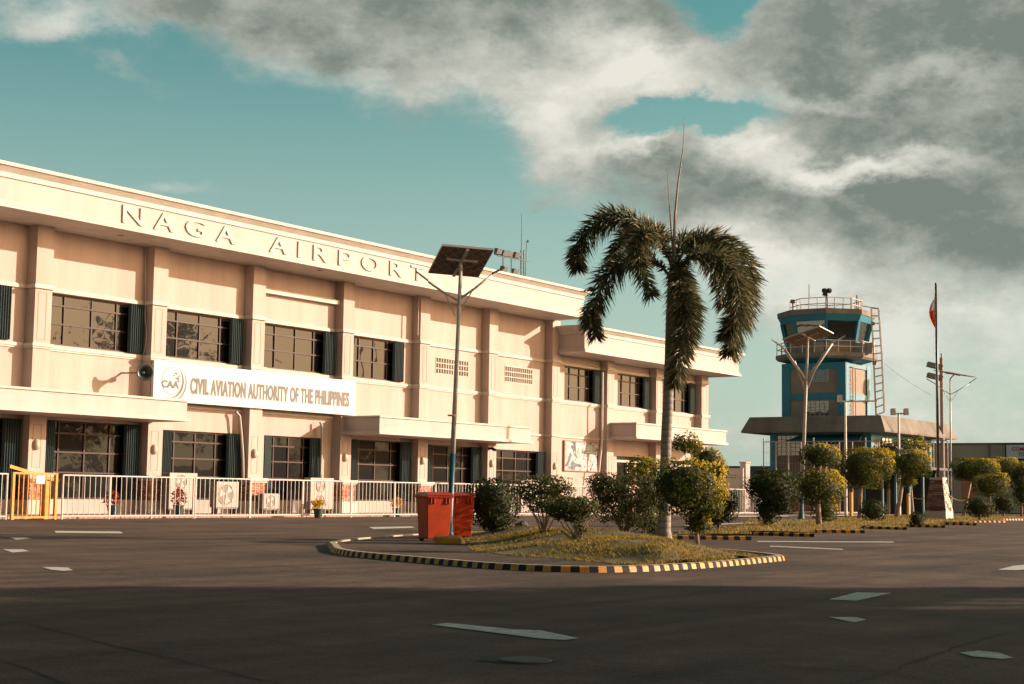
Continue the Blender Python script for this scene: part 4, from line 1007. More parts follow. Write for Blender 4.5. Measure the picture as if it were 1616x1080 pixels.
shrub('two tone shrub, dark above brown, on a grass hump right of the white railing', (1207, 828), [(1222, 774, 33, 25), (1204, 768, 22, 14), (1212, 806, 18, 18), (1232, 796, 20, 14)], darkl, [([(1208, 828), (1214, 790)], (.1, .06))], 65, z=.25, size=.085, yel=.4, name='round_bush', group=None)
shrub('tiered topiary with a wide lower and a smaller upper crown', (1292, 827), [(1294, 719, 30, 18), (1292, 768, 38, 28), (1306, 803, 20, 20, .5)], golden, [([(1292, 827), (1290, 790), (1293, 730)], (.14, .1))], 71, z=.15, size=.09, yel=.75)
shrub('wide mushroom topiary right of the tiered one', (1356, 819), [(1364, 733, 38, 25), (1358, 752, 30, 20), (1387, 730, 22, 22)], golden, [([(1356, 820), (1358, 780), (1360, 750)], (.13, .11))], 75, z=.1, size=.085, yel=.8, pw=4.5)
shrub('dark clipped ball at the foot of the wide mushroom topiary', (1377, 822), [(1378, 806, 20, 17)], darkl, [([(1377, 823), (1377, 810)], (.1, .08))], 79, z=.1, size=.09, yel=.3)
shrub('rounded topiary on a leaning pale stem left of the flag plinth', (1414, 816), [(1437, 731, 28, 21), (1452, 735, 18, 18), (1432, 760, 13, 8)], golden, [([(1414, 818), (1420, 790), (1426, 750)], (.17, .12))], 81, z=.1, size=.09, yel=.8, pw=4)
shrub('tiny dark clipped ball just left of the plinth foot', (1446, 830), [(1447, 820, 12, 11)], darkl, [([(1446, 831), (1446, 822)], (.08, .06))], 85, z=.05, size=.08, yel=.2)
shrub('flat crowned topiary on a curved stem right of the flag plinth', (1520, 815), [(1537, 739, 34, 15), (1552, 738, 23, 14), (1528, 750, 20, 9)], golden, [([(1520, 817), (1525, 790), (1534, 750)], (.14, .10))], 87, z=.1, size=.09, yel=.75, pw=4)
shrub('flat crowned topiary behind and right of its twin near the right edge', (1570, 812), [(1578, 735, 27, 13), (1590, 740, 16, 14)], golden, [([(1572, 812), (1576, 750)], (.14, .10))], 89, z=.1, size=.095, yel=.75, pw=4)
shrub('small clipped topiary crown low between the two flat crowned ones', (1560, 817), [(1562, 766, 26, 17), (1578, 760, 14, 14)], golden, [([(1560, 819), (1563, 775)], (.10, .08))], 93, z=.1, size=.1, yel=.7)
shrub('dark clipped ball right of the plinth foot', (1546, 820), [(1546, 801, 22, 15)], darkl, [([(1546, 820), (1546, 805)], (.1, .08))], 95, z=.1, size=.1, yel=.35)
shrub('smaller dark clipped ball near the right edge', (1584, 815), [(1584, 795, 17, 14)], darkl, [([(1584, 817), (1584, 800)], (.1, .08))], 97, z=.1, size=.1, yel=.35)
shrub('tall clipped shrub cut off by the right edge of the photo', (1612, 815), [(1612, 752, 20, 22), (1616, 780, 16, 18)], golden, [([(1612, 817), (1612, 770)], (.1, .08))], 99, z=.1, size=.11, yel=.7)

# ================================================================== PALM
PB = Gm(1049, 852); PALM = thing('palm_tree', 'tall palm with bushy drooping fronds and upright spear leaves on the island', 'palm tree', PB)
ps = pxm(PB)
def palmbark():
    m = bpy.data.materials.new('palm_bark'); m.use_nodes = True; t = m.node_tree; b = t.nodes['Principled BSDF']
    g = t.nodes.new('ShaderNodeNewGeometry'); w = t.nodes.new('ShaderNodeTexWave'); w.bands_direction = 'Z'; w.inputs['Scale'].default_value = 2.2; w.inputs['Distortion'].default_value = 1.5; w.inputs['Detail'].default_value = 3
    t.links.new(g.outputs['Position'], w.inputs[0]); r = t.nodes.new('ShaderNodeValToRGB'); r.color_ramp.elements[0].color = (.19, .165, .135, 1); r.color_ramp.elements[1].color = (.27, .24, .20, 1); r.color_ramp.elements[1].position = .35
    t.links.new(w.outputs[0], r.inputs[0]); t.links.new(r.outputs[0], b.inputs['Base Color']); b.inputs['Roughness'].default_value = .85
    bp = t.nodes.new('ShaderNodeBump'); bp.inputs['Distance'].default_value = .008; t.links.new(w.outputs[0], bp.inputs['Height']); t.links.new(bp.outputs[0], b.inputs['Normal'])
    return m
k = MB(); pts = [(1049, 856), (1048, 848), (1048, 836), (1050, 780), (1051, 700), (1054, 640), (1057, 560)]
k.tube([D(PB, x, y) for x, y in pts], [v_/ps for v_ in (15, 12.5, 10.5, 9, 8.5, 8.3, 8)], 16); part('trunk', k, palmbark(), PALM, smooth=True)
k = MB(); k.tube([D(PB, 1057, 560), D(PB, 1059, 500), D(PB, 1061, 440), D(PB, 1063, 400)], [v_/ps for v_ in (8, 8.5, 7, 3)], 14); part('crownshaft', k, mat('crownshaft_green', (.12, .15, .07), .5, .4, 5), PALM, smooth=True)
palml = leafmat('palm_leaflets', (.035, .052, .020), (.12, .125, .055), (.42, .31, .17), .35)
rach = mat('frond_rib', (.12, .11, .05), .6)
def frond(px, dep, seed, ll=.42, nl=520):
    rg = random.Random(seed); m = len(px)
    C_ = [D(PB, x, y)+FWD*d for (x, y), d in zip(px, dep)]
    C_ = [C_[0]]+C_+[C_[-1]]; P = []
    for i in range(1, len(C_)-2):
        p0, p1, p2, p3 = C_[i-1:i+3]
        for q in range(10):
            t = q/10; P.append(.5*((2*p1)+(p2-p0)*t+(2*p0-5*p1+4*p2-p3)*t*t+(3*p1-p0-3*p2+p3)*t**3))
    P.append(C_[-1]); n = len(P)
    k = MB(); k.tube(P, [.035*(1-.8*i/n) for i in range(n)], 6); fo = part('frond', k, rach, PALM, smooth=True)
    k = MB()
    nl = int(nl*1.75)
    for i in range(nl):
        u = .08+.92*(i+rg.random())/nl; f = u*(n-1); a = int(min(f, n-2)); p = P[a].lerp(P[a+1], f-a); d = (P[a+1]-P[a]).normalized()
        side = d.cross(UP); side = side.normalized() if side.length > .1 else RIGHT; up = side.cross(d)
        t = rg.uniform(0, 2*PI); e = side*math.cos(t)+up*math.sin(t)*.8
        L_ = 1.16*ll*72/ps*(1-.45*abs(u-.45)/.55)*rg.uniform(.75, 1.15)*(.5 if u < .16 else 1)
        v = (e*1.0+d*rg.uniform(.25, .8)).normalized(); tip = p+v*L_+Vector((0, 0, -.22*L_*rg.uniform(.3, 1.4))); mid = p+v*L_*.5
        wv = v.cross(Vector((rg.uniform(-1, 1), rg.uniform(-1, 1), rg.uniform(-1, 1)))).normalized()*.014
        k.add([p-wv*.4, p+wv*.4, mid+wv, tip, mid-wv], [(0, 1, 2, 3, 4)]); k.leaf.append(min(1, max(0, rg.gauss(.42, .25))))
    part('leaflets', k, palml, fo)
frond([(1062, 420), (1040, 372), (1000, 342), (960, 340), (925, 365), (912, 395), (914, 418)], [0, .2, .4, .5, .6, .6, .6], 1, .44, 620)
frond([(1060, 440), (1030, 415), (990, 418), (955, 445), (935, 490), (930, 515), (937, 538)], [0, -.3, -.6, -.8, -.9, -.9, -.9], 2, .42, 600)
frond([(1061, 425), (1040, 385), (1015, 378), (1000, 400), (1005, 440), (1018, 478)], [0, -.5, -.9, -1.2, -1.3, -1.3], 3, .42, 480)
frond([(1063, 440), (1066, 425), (1070, 470), (1075, 515), (1068, 565), (1058, 612)], [0, -.35, -.75, -.9, -.9, -.85], 4, .46, 700)
frond([(1066, 420), (1090, 385), (1125, 375), (1160, 395), (1180, 435), (1178, 485), (1160, 535), (1154, 556)], [0, .1, .2, .2, .2, .2, .2, .2], 5, .48, 820)
frond([(1066, 435), (1092, 408), (1125, 415), (1150, 450), (1155, 500), (1142, 525), (1136, 540)], [0, -.4, -.8, -1.0, -1.1, -1.1, -1.1], 6, .46, 640)
frond([(1064, 420), (1085, 370), (1120, 378), (1150, 420), (1160, 470)], [0, .7, 1.3, 1.6, 1.7], 7, .44, 440)
frond([(1062, 420), (1045, 362), (1010, 350), (985, 372), (970, 405)], [0, .6, 1.2, 1.5, 1.6], 8, .42, 400)
frond([(1064, 430), (1082, 440), (1098, 480), (1097, 515), (1092, 540)], [0, .5, .9, 1.1, 1.1], 9, .40, 380)
for pts, rr in (([(1063, 400), (1065, 340), (1070, 290), (1078, 235), (1080, 186)], .035), ([(1062, 400), (1058, 350), (1055, 300), (1052, 258)], .022), ([(1064, 400), (1067, 350), (1066, 318)], .02)):
    k = MB(); Q = [D(PB, x, y) for x, y in pts]; k.tube(Q, [rr*(1-.93*i/(len(Q)-1)) for i in range(len(Q))], 6); part('spear_leaf', k, mat('spear_straw', (.34, .24, .17), .7), PALM, smooth=True)

# rock near bush
rb = G(824, 836, .15); k = MB(); vs = []
for i in range(7):
    for j in range(12):
        th = PI*i/6; ph = 2*PI*j/12; d = Vector((math.sin(th)*math.cos(ph), math.sin(th)*math.sin(ph), math.cos(th))); q = 1+.3*noise.noise(d*1.6)
        vs.append(rb+Vector((d.x*.17*q, d.y*.17*q, max(-.02, d.z*.17*q+.04))))
k.add(vs, [(i*12+j, i*12+(j+1) % 12, (i+1)*12+(j+1) % 12, (i+1)*12+j) for i in range(6) for j in range(12)])
tag(part('rock', k, mat('dark_rock', (.06, .07, .075), .8, .4, 8)), 'dark grey rock on the grass right of the dark round bush', 'rock')

# ================================================================== FLAG PLINTH
pc = G(1493, 822, 0); t = thing('flag_plinth', 'tapering stone clad plinth with white foot and cap that carries the flagpole', 'plinth', pc)
def yfrom(px, X): return XP(px, 820, X).y
x0, y0 = pc.x, pc.y; y1 = yfrom(1458, x0); sz_ = y1-y0; x1 = x0+sz_
zb = .44; zt = hz(Vector((x0, (y0+y1)/2, 0)), 757); cx, cy = (x0+x1)/2, (y0+y1)/2; h0 = sz_/2; h1 = sz_*.27
def sq(h, z): return [(cx-h, cy-h, z), (cx+h, cy-h, z), (cx+h, cy+h, z), (cx-h, cy+h, z)]
k = MB(); k.hexa(sq(h0, .0), sq(h0*.98, zb)); k.hexa(sq(h1*1.12, zt), sq(h1*1.12, zt+.1)); part('foot_and_cap', k, white, t)
k = MB(); k.hexa(sq(h0*.96, zb), sq(h1, zt)); part('stone_cladding', k, slate, t)
# stones on the sun side painted pale, sunlight put into their colour
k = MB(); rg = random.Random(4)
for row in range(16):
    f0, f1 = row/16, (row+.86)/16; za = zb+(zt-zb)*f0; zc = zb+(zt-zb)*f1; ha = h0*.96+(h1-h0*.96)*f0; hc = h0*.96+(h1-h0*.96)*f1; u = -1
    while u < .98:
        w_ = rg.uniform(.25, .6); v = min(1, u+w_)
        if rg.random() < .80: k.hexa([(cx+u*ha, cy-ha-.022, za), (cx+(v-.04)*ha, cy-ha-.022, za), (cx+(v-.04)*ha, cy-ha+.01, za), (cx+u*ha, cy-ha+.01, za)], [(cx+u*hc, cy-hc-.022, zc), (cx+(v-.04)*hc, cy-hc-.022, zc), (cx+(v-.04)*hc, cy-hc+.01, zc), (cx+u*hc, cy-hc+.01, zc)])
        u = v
part('sunlit_stones', k, mat('sunlit_ledge_stone', (.62, .55, .46), .8, .3, 6), t)
fp = Vector((cx, cy, zt+.1)); o = thing('flagpole', 'tall dark flagpole standing on the stone plinth', 'flagpole', fp)
ftop = hz(fp, 449); k = MB(); k.tube([fp, (cx, cy, (fp.z+ftop)/2), (cx, cy, ftop)], [.075, .065, .05], 12); k.lathe((cx, cy, ftop), [(.001, .1), (.06, .05), (.05, 0)], 10); part('pole', k, mat('dark_pole', (.07, .055, .05), .4, metal=.4), o, smooth=True)
k = MB(); k.tube([(cx-.12, cy+.02, fp.z+.4), (cx-.10, cy+.02, ftop-.1)], .008, 4); part('halyard', k, white, o)
o = thing('flag', 'limp red and white flag hanging at the flagpole top', 'flag', (cx, cy, ftop-.8))
zf1 = hz(fp, 468); zf0 = hz(fp, 514); k = MB(); nj, ni = 14, 8; vs = []
for j in range(nj+1):
    for i in range(ni+1):
        u = i/ni; v = j/nj; wv = .30*math.sin(PI*min(1, v*.9+.1))
        vs.append(Vector((cx, cy, zf0+(zf1-zf0)*(1-v)))+RIGHT*(-.06-wv*u)+FWD*(.07*math.sin(u*9+v*3)*u)+UP*(-.22*u*(1-v*.3)))
k.add(vs, [(j*(ni+1)+i, j*(ni+1)+i+1, (j+1)*(ni+1)+i+1, (j+1)*(ni+1)+i) for j in range(nj) for i in range(ni)])
k.m = [0 if (f[0]//(ni+1)) > 5 or (f[0] % (ni+1)) > 5 else 1 for f in k.f]; part('cloth', k, [mat('flag_red', (.75, .10, .03), .7), mat('flag_white', (.8, .78, .74), .7)], o)
# bollards with rope
bolm = mat('bollard_yellow', (.75, .34, .02), .5)
bps = []
for px, py, top, l in ((1343, 818, 777, 'yellow bollard between the tiered and the mushroom topiary'), (1433.5, 816, 779, 'yellow bollard left of the stone plinth')):
    b_ = G(px, py, .0); bps.append((b_, hz(b_, top))); o = thing('bollard', l, 'bollard', b_, 'yellow bollards strung with rope'); k = MB(); k.tube([b_, (b_.x, b_.y, hz(b_, top))], .085, 10); part('post', k, bolm, o)
    k = MB(); k.box(b_.x-.45, b_.x+.45, b_.y-.45, b_.y+.45, 0, .10); part('foot', k, blackp, o)
def sag(a, b, s, r, n=10): return [a.lerp(b, i/n)-UP*(s*4*(i/n)*(1-i/n)) for i in range(n+1)]
ropem = mat('pale_rope', (.42, .30, .2), .8)
A1 = Vector((bps[1][0].x, bps[1][0].y, bps[1][1]-.05)); A2 = Vector((cx-.2, cy+.6, 1.05)); k = MB(); k.tube(sag(A1, A2, .12, 0), .025, 5); tag(part('rope', k, ropem), 'rope sagging from a yellow bollard to the stone plinth', 'rope')
A1 = Vector((bps[0][0].x, bps[0][0].y, bps[0][1]-.05)); k = MB(); k.tube(sag(A1, D(A1, 1325, 792), .05, 0), .025, 5); tag(part('rope', k, ropem), 'rope running down left from the bollard by the mushroom topiary', 'rope')
k = MB(); k.tube(sag(Vector((cx+.3, cy-.3, 1.3)), D(fp, 1524, 789), .15, 0), .025, 5); tag(part('rope', k, ropem), 'rope sagging right from the stone plinth', 'rope')

# ================================================================== CONTROL TOWER
X0 = 100.0
tan = mat('tower_tan_paint', (.27, .22, .175), .85, .15, .7); tconc = mat('stained_concrete', (.24, .21, .17), .9, .45, .55, col2=(.13, .115, .095), bump=.12, bscale=10, stretch=(1, 1, .5))
teal = mat('tower_teal_paint', (.008, .19, .28), .55, .15, 1.0); tgrey = mat('tower_grey', (.22, .18, .15), .85, .2, 1)
TW = thing('control_tower', 'teal and tan airport control tower on a wide concrete podium', 'control tower', (X0+3, 45, 0))
yL = XP(1169.4, 683.7, X0).y; yR = XP(1396.3, 681.3, X0).y; zB = XP(1396.3, 681.3, X0).z; zT = XP(1394.4, 655.4, X0+.5).z; xR = W(1511, 692.5, yR).x
xm = xR
def rect(o, z, dx=0): return [(X0+o, yR+o, z), (xR-o, yR+o, z), (xR-o, yL-o, z), (X0+o, yL-o, z)]
k = MB(); k.hexa(rect(0, zB+.12), rect(.45, zT)); k.hexa(rect(.02, zB), rect(0, zB+.118)); part('podium_roof', k, tconc, TW)
# podium walls
iw = 1.6
k = MB(); k.box(X0+iw, xR-1.2, yR+iw, yL-iw, 0, zB); pw = part('podium_wall', k, mat('podium_grey_brown', (.17, .14, .115), .85, .25, .8), TW)
k = MB()
for y_ in (yR+iw-.08, yL-iw-.5): k.box(X0+iw-.1, X0+iw+.45, y_, y_+.58, 0, zB-.003)
for x_ in (X0+8, xR-1.8): k.box(x_, x_+.5, yR+iw-.08, yR+iw+.2, 0, zB-.003)
k.box(X0+iw-.06, X0+iw+.02, yR+iw+.5, yL-iw-.5, zB-.35, zB-.003); k.box(X0+iw+.5, xR-1.8, yR+iw-.06, yR+iw+.02, zB-.4, zB-.003)
k.box(X0+iw-.05, X0+iw+.02, yR+iw+.5, yL-iw-.5, 2.2, 2.45)
part('teal_column', k, teal, TW)
def grille(xa, ya, yb, za, zb_, nv, nh, face='X'):
    m = MB(); e = .022
    for i in range(nv+1):
        y = ya+(yb-ya)*i/nv
        if face == 'X': m.box(xa-.03, xa, y-e, y+e, za, zb_)
        else: m.box(y-e, y+e, xa-.03, xa, za, zb_)
    for i in range(nh+1):
        z = za+(zb_-za)*i/nh
        if face == 'X': m.box(xa-.045, xa-.031, ya, yb, z-e, z+e)
        else: m.box(ya, yb, xa-.045, xa-.031, z-e, z+e)
    g_ = MB()
    if face == 'X': g_.box(xa+.0, xa+.02, ya, yb, za, zb_)
    else: g_.box(ya, yb, xa, xa+.02, za, zb_)
    w_ = part('window_grille', m, mat('grille_white', (.34, .31, .27), .6), TW); part('pane', g_, glassb, w_)
fx = X0+iw-.07
grille(fx, XP(1270, 700, fx).y, XP(1226, 700, fx).y, XP(1240, 719, fx).z, XP(1240, 688, fx).z, 6, 5)
grille(fx, XP(1325, 700, fx).y, XP(1275, 700, fx).y, XP(1300, 730, fx).z, XP(1300, 697, fx).z, 8, 3)
fy = yR+iw-.08
for pa, pb in ((1392, 1408), (1432, 1452)):
    grille(fy, W(pa, 700, fy).x, W(pb, 700, fy).x, W(pa, 712, fy).z, W(pa, 691, fy).z, 3, 3, 'Y')
# awning
k = MB(); ya, yb = XP(1352, 685, X0+.5).y, XP(1256, 685, X0+.5).y; z1 = zB-.06
k.hexa([(X0+iw, ya, z1-.1), (X0+iw, yb, z1-.1), (X0+iw, yb, z1-.02), (X0+iw, ya, z1-.02)], [(X0-.6, ya-.6, z1-.62), (X0-.6, yb+.4, z1-.62), (X0-.6, yb+.4, z1-.56), (X0-.6, ya-.6, z1-.56)]); part('awning', k, mat('awning_teal', (.02, .13, .16), .6, .2, 2), TW)
# planter with red edging in front
k = MB(); ya, yb = XP(1300, 750, X0-1.5).y, XP(1205, 750, X0-1.5).y; k.box(X0-1.5, X0+iw, ya, yb, 0, 1.2); part('planter_wall', k, mat('planter_red', (.30, .12, .08), .8, .2, 2), TW)
k = MB(); k.box(X0-1.6, X0-1.2, ya-.05, XP(1240, 750, X0-1.5).y, 1.2, 1.32); part('planter_edge', k, mat('planter_edge', (.6, .38, .28), .8), TW)
# shaft
sx = X0+3.2; ys0 = XP(1333, 600, sx).y; ys1 = XP(1237.2, 600, sx).y; sx1 = W(1367, 600, ys0).x; sx1 = max(sx1, sx+4.5)
zs = XP(1290, 573, sx).z
k = MB(); k.box(sx, sx1, ys0, ys1, zB, zs); part('shaft_wall', k, tan, TW)
cw = .55; k = MB()
def cb(a, b, c_, d, z0_, z1_): k.box(a, b, c_, d, z0_, z1_)
yc0 = XP(1322, 600, sx).y; yc1 = XP(1247.5, 600, sx).y
cb(sx-.12, sx+.5, ys0-.12, yc0, zB, zs); cb(sx-.12, sx+.5, yc1, ys1+.12, zB, zs); cb(sx1-.55, sx1+.12, ys0-.12, ys0+.4, zB, zs)
zb1, zb0 = XP(1290, 620.5, sx).z, XP(1290, 631, sx).z
cb(sx-.09, sx+.1, yc0, yc1, zb0, zb1); cb(sx+.5, sx1-.55, ys0-.09, ys0+.1, zb0, zb1)
cb(sx-.09, sx+.1, yc0, yc1, zs-.45, zs); cb(sx+.5, sx1-.55, ys0-.09, ys0+.1, zs-.3, zs)
part('teal_frame', k, teal, TW)
gx = sx-.03
grille(gx, XP(1308, 590, gx).y, XP(1272, 590, gx).y, XP(1290, 603, gx).z, XP(1290, 578, gx).z, 5, 6)
grille(gx, XP(1308, 640, gx).y, XP(1272, 640, gx).y, XP(1290, 657, gx).z, XP(1290, 633, gx).z, 5, 5)
k = MB(); gy = ys0-.02; k.box(W(1341, 600, gy).x, W(1341, 600, gy).x+.05, gy-.25, gy-.2, zB, zs-.4); k.box(W(1345, 600, gy).x, W(1345, 600, gy).x+.05, gy-.25, gy-.2, zB, zs-.4)
for i in range(24): z = zB+i*.3; k.box(W(1341, 600, gy).x, W(1345, 600, gy).x+.05, gy-.24, gy-.21, z, z+.03)
part('wall_ladder', k, mat('rusty_iron', (.25, .10, .05), .7), TW)
# octagonal gallery and cab
ocx, ocy = (sx+sx1)/2, (ys0+ys1)/2
O = Vector((ocx, ocy, 0)); so_ = pxm(O+UP*10)
cpx = 808+FPX*(O+UP*12-EYEV).dot(_r)/((O+UP*12-EYEV).dot(_f))
def octo(wpx, z):
    r = wpx/so_/2; return [(ocx+r*math.cos(R(22.5+45*i)), ocy+r*math.sin(R(22.5+45*i)), z) for i in range(8)]
def octp(mb, w0, z0_, w1, z1_, mi=0):
    a = octo(w0, z0_); b = octo(w1, z1_); mb.add(a+b, [tuple(range(8))[::-1], tuple(range(8, 16))]+[(i, (i+1) % 8, 8+(i+1) % 8, 8+i) for i in range(8)], mi)
hzo = lambda py: hz(O, py)
zg0, zg1 = hzo(571), hzo(562)
k = MB(); octp(k, 150, zg0, 158, zg0+.15); octp(k, 158, zg0+.15, 158, zg1); part('gallery_slab', k, tconc, TW)
k = MB(); octp(k, 108, zg0-.25, 148, zg0-.002); part('gallery_corbel', k, teal, TW)
zw0, zw1 = hzo(545), hzo(512); zr0, zr1, zr2 = hzo(513), hzo(503), hzo(495)
k = MB(); octp(k, 122, zg1, 124, zw0); part('cab_wall', k, tan, TW)
k = MB(); octp(k, 122, zw0, 136, zw1); cg = part('cab_glass', k, glassb, TW)
k = MB(); a = octo(125, zw0); b = octo(139.5, zw1)
for i in range(8): k.bar(a[i], b[i], .22, .22)
for i in range(8): k.bar(a[i], a[(i+1) % 8], .1, .14)
part('cab_mullion', k, teal, TW)
k = MB(); octp(k, 141, zr0, 150, zr1); part('cab_band', k, teal, TW)
k = MB(); octp(k, 152, zr1+.002, 153, zr2); part('cab_roof', k, tconc, TW)
def rail8(w, z0_, h, m_, nb, mids=1):
    k = MB(); a = octo(w, z0_)
    for i in range(8):
        p, q = Vector(a[i]), Vector(a[(i+1) % 8])
        for j in range(nb): r_ = p.lerp(q, j/nb); k.tube([r_, r_+UP*h], .028, 6)
        for mm in range(mids+1): hh = h*(mm+1)/(mids+1); k.tube([p+UP*hh, q+UP*hh], .03, 6)
    return k
part('gallery_railing', rail8(154, zg1, hzo(544)-zg1, 0, 3, 1), mat('railing_pale', (.52, .46, .40), .6), TW)
part('roof_railing', rail8(112, zr2, hzo(476)-zr2, 0, 3, 1), MATS['railing_pale'], TW)
for px, top, r in ((1277, 449, .03), (1251.5, 478, .06), (1343, 470, .03), (1352.5, 466, .05), (1317, 470, .02)):
    p = D(O+UP*12, px, 497); p = Vector((p.x, p.y, zr2-.1)); k = MB(); k.tube([p, (p.x, p.y, hz(p, top))], r, 6)
    if px == 1251.5: k.lathe((p.x, p.y, hz(p, 480)), [(.001, 0), (.22, .1), (.18, .3), (.001, .32)], 10)
    part('antenna', k, mat('antenna_grey', (.16, .11, .09), .6), TW)
p = D(O+UP*12, 1304.5, 497); p = Vector((p.x, p.y, zr2-.1)); k = MB(); k.tube([p, (p.x, p.y, hz(p, 462))], .09, 8); q = Vector((p.x, p.y, hz(p, 459)))
k.bar(q-RIGHT*.22-UP*.35, q+RIGHT*.0+UP*.0, .2); k.lathe(q-RIGHT*.16, [(.001, -.2), (.18, -.12), (.18, .1), (.001, .16)], 8, RIGHT*-1+FWD); k.lathe(q+RIGHT*.2, [(.001, -.2), (.18, -.12), (.18, .1), (.001, .16)], 8, RIGHT+FWD*.5); part('signal_light', k, blackp, TW)
# consoles in the gallery
for px in (1284, 1346, 1360):
    p = D(O+UP*10, px, 553); d = (p-O); d.z = 0; k = MB()
    c_ = Vector((p.x, p.y, 0)) - FWD*2.2; k.box(c_.x-.25, c_.x+.25, c_.y-.35, c_.y+.35, zg1, zg1+.75); part('gallery_condenser', k, acm, TW)
# ladder truss beside the tower
lt = XP(1391, 660, sx+1.0); k = MB(); LO = lambda px, py: XP(px, py, sx+1.0)
o = thing('caged_ladder', 'slim steel caged ladder rising beside the control tower', 'ladder', (lt.x, lt.y, zT))
Lp = [(1382, 655), (1378, 560), (1374.5, 486)]; Rp = [(1395, 650), (1391, 560), (1386, 487)]
mid_ = lambda A, f: (A[0][0]+(A[-1][0]-A[0][0])*f, A[0][1]+(A[-1][1]-A[0][1])*f)
for A in (Lp, Rp):
    k.tube([LO(*p) for p in A], .035, 6); k.tube([LO(p[0], p[1])+Vector((.45, .1, 0)) for p in A], .03, 6)
for i in range(15):
    f = i/14; a = LO(*mid_(Lp, f)); b = LO(*mid_(Rp, f)); c2 = Vector((.45, .1, 0)); k.tube([a, b], .022, 5); k.tube([b, b+c2], .02, 5); k.tube([a+c2, b+c2], .02, 5); k.tube([a, a+c2], .02, 5)
k.tube([LO(1358, 483), LO(1387, 487)], .03, 5); k.tube([LO(1378, 573), LO(1384, 574)], .15, 6); k.tube([LO(1376, 510), LO(1381, 512)], .13, 6)
part('truss', k, mat('truss_steel', (.36, .28, .22), .6), o)

# ---- poles around the tower
def T_pole(label, px, pyb, pyt, bar, heads, depthX, m=None):
    b_ = XP(px, pyb, depthX); b_.z = 0; o = thing('floodlight_pole', label, 'floodlight pole', b_)
    k = MB(); zt_ = hz(b_, pyt); k.tube([b_, (b_.x, b_.y, zt_)], [.10, .07], 8); part('pole', k, galv, o)
    k = MB(); k.tube([D(b_, bar[0][0], bar[0][1]), D(b_, bar[1][0], bar[1][1])], .05, 6); part('crossarm', k, galv, o)
    for hx, hy, hw in heads:
        k = MB(); c_ = D(b_, hx, hy); w_ = hw/pxm(b_); k.hexa([c_+RFU((-w_, -.2, -.22)), c_+RFU((w_, -.2, -.22)), c_+RFU((w_, .2, -.2)), c_+RFU((-w_, .2, -.2))], [c_+RFU((-w_, -.1, .2)), c_+RFU((w_, -.1, .2)), c_+RFU((w_, .25, .16)), c_+RFU((-w_, .25, .16))]); part('floodlight', k, mat('floodlight_pale', (.42, .38, .33), .5), o)
    return o
T_pole('slim pole with a long crossarm and white box lamp before the tower shaft', 1335, 800, 634, ((1322, 634), (1384, 633)), [(1325.5, 629, 3.2)], 84)
T_pole('twin headed floodlight pole right of the tower podium corner', 1419.5, 800, 652, ((1409, 653), (1431, 653)), [(1409.5, 650, 3), (1430, 650, 3)], 92)
b_ = XP(1487, 667, 112.0); b_.z = 0; o = thing('floodlight_mast', 'brown mast with two banks of dark floodlights behind the flagpole', 'floodlight mast', b_)
k = MB(); k.tube([b_, (b_.x, b_.y, hz(b_, 565))], [.17, .14], 8); k.tube([(b_.x, b_.y, hz(b_, 567)), (b_.x, b_.y, hz(b_, 558))], .06, 6); part('pole', k, mat('mast_brown', (.36, .28, .23), .7), o)
for py in (577, 594):
    k = MB(); a = D(b_, 1466, py); c_ = D(b_, 1487, py+5); k.bar(a, c_, .1)
    for i in range(3): p = a.lerp(c_, .1+.3*i); k.bar(p+UP*.12-RIGHT*.2, p+UP*.0+RIGHT*.25, .5, .35)
    part('floodlight', k, MATS['rack_grey'], o)

# ---- chain fence in front of the tower
o = thing('wire_fence', 'thin pale pipe rail fence in front of the control tower podium', 'fence', (95, 45, 0)); k = MB(); FX = 96.0
yA, yB = XP(1205, 697, FX).y, XP(1495, 697, FX).y; zr = XP(1300, 697, FX).z
k.tube([(FX, yA, zr), (FX, yB, zr)], .035, 6); part('rail', k, mat('pipe_pale', (.40, .38, .34), .5), o)
k = MB(); n = 14
for i in range(n+1): y = yA+(yB-yA)*i/n; k.tube([(FX, y, 0), (FX, y, zr+(.0 if i % 4 else .25))], .04, 6)
part('post', k, MATS['pipe_pale'], o)
k = MB()
for i in range(60): y = yA+(yB-yA)*i/60; k.tube([(FX, y, .1), (FX, y, zr)], .006, 3, cap=False)
for i in range(6): z = .4+i*(zr-.4)/6; k.tube([(FX, yA, z), (FX, yB, z)], .006, 3, cap=False)
part('wire_mesh', k, MATS['pipe_pale'], o)

# ---- notice board and gate pillar
nb = XP(1157, 800, 88.0); nb.z = 0; ny0, ny1 = XP(1172.5, 760, 88.0).y, XP(1137, 760, 88.0).y
o = thing('notice_board', 'white framed notice board with faded red lettering behind the right railing', 'notice board', nb); k = MB(); za, zc = XP(1155, 772, 88).z, XP(1155, 742, 88).z
k.box(88, 88.1, ny0, ny0+.16, 0, zc); k.box(88, 88.1, ny1-.16, ny1, 0, zc); k.box(88, 88.1, ny0, ny1, zc, zc+.12); part('frame', k, white, o)
k = MB(); k.box(88.02, 88.06, ny0+.16, ny1-.16, za, zc); part('board', k, signw, o)
k = MB()
for z_ in (zc-.35, zc-.5):
    y = ny0+.45
    while y < ny1-.3: w_ = random.uniform(.08, .2); k.box(88.005, 88.018, y, min(y+w_, ny1-.25), z_, z_+.07); y += w_+.06
part('faded_lettering', k, mat('faded_red', (.5, .12, .08), .7), o)
o = thing('gate_pillar', 'square cream gate pillar right of the notice board', 'pillar', (89, 41, 0)); a = XP(1168, 735, 89); b = XP(1177, 735, 89); k = MB(); k.box(89, 89.6, b.y, a.y, 0, XP(1172, 731, 89).z); part('shaft', k, cream, o)
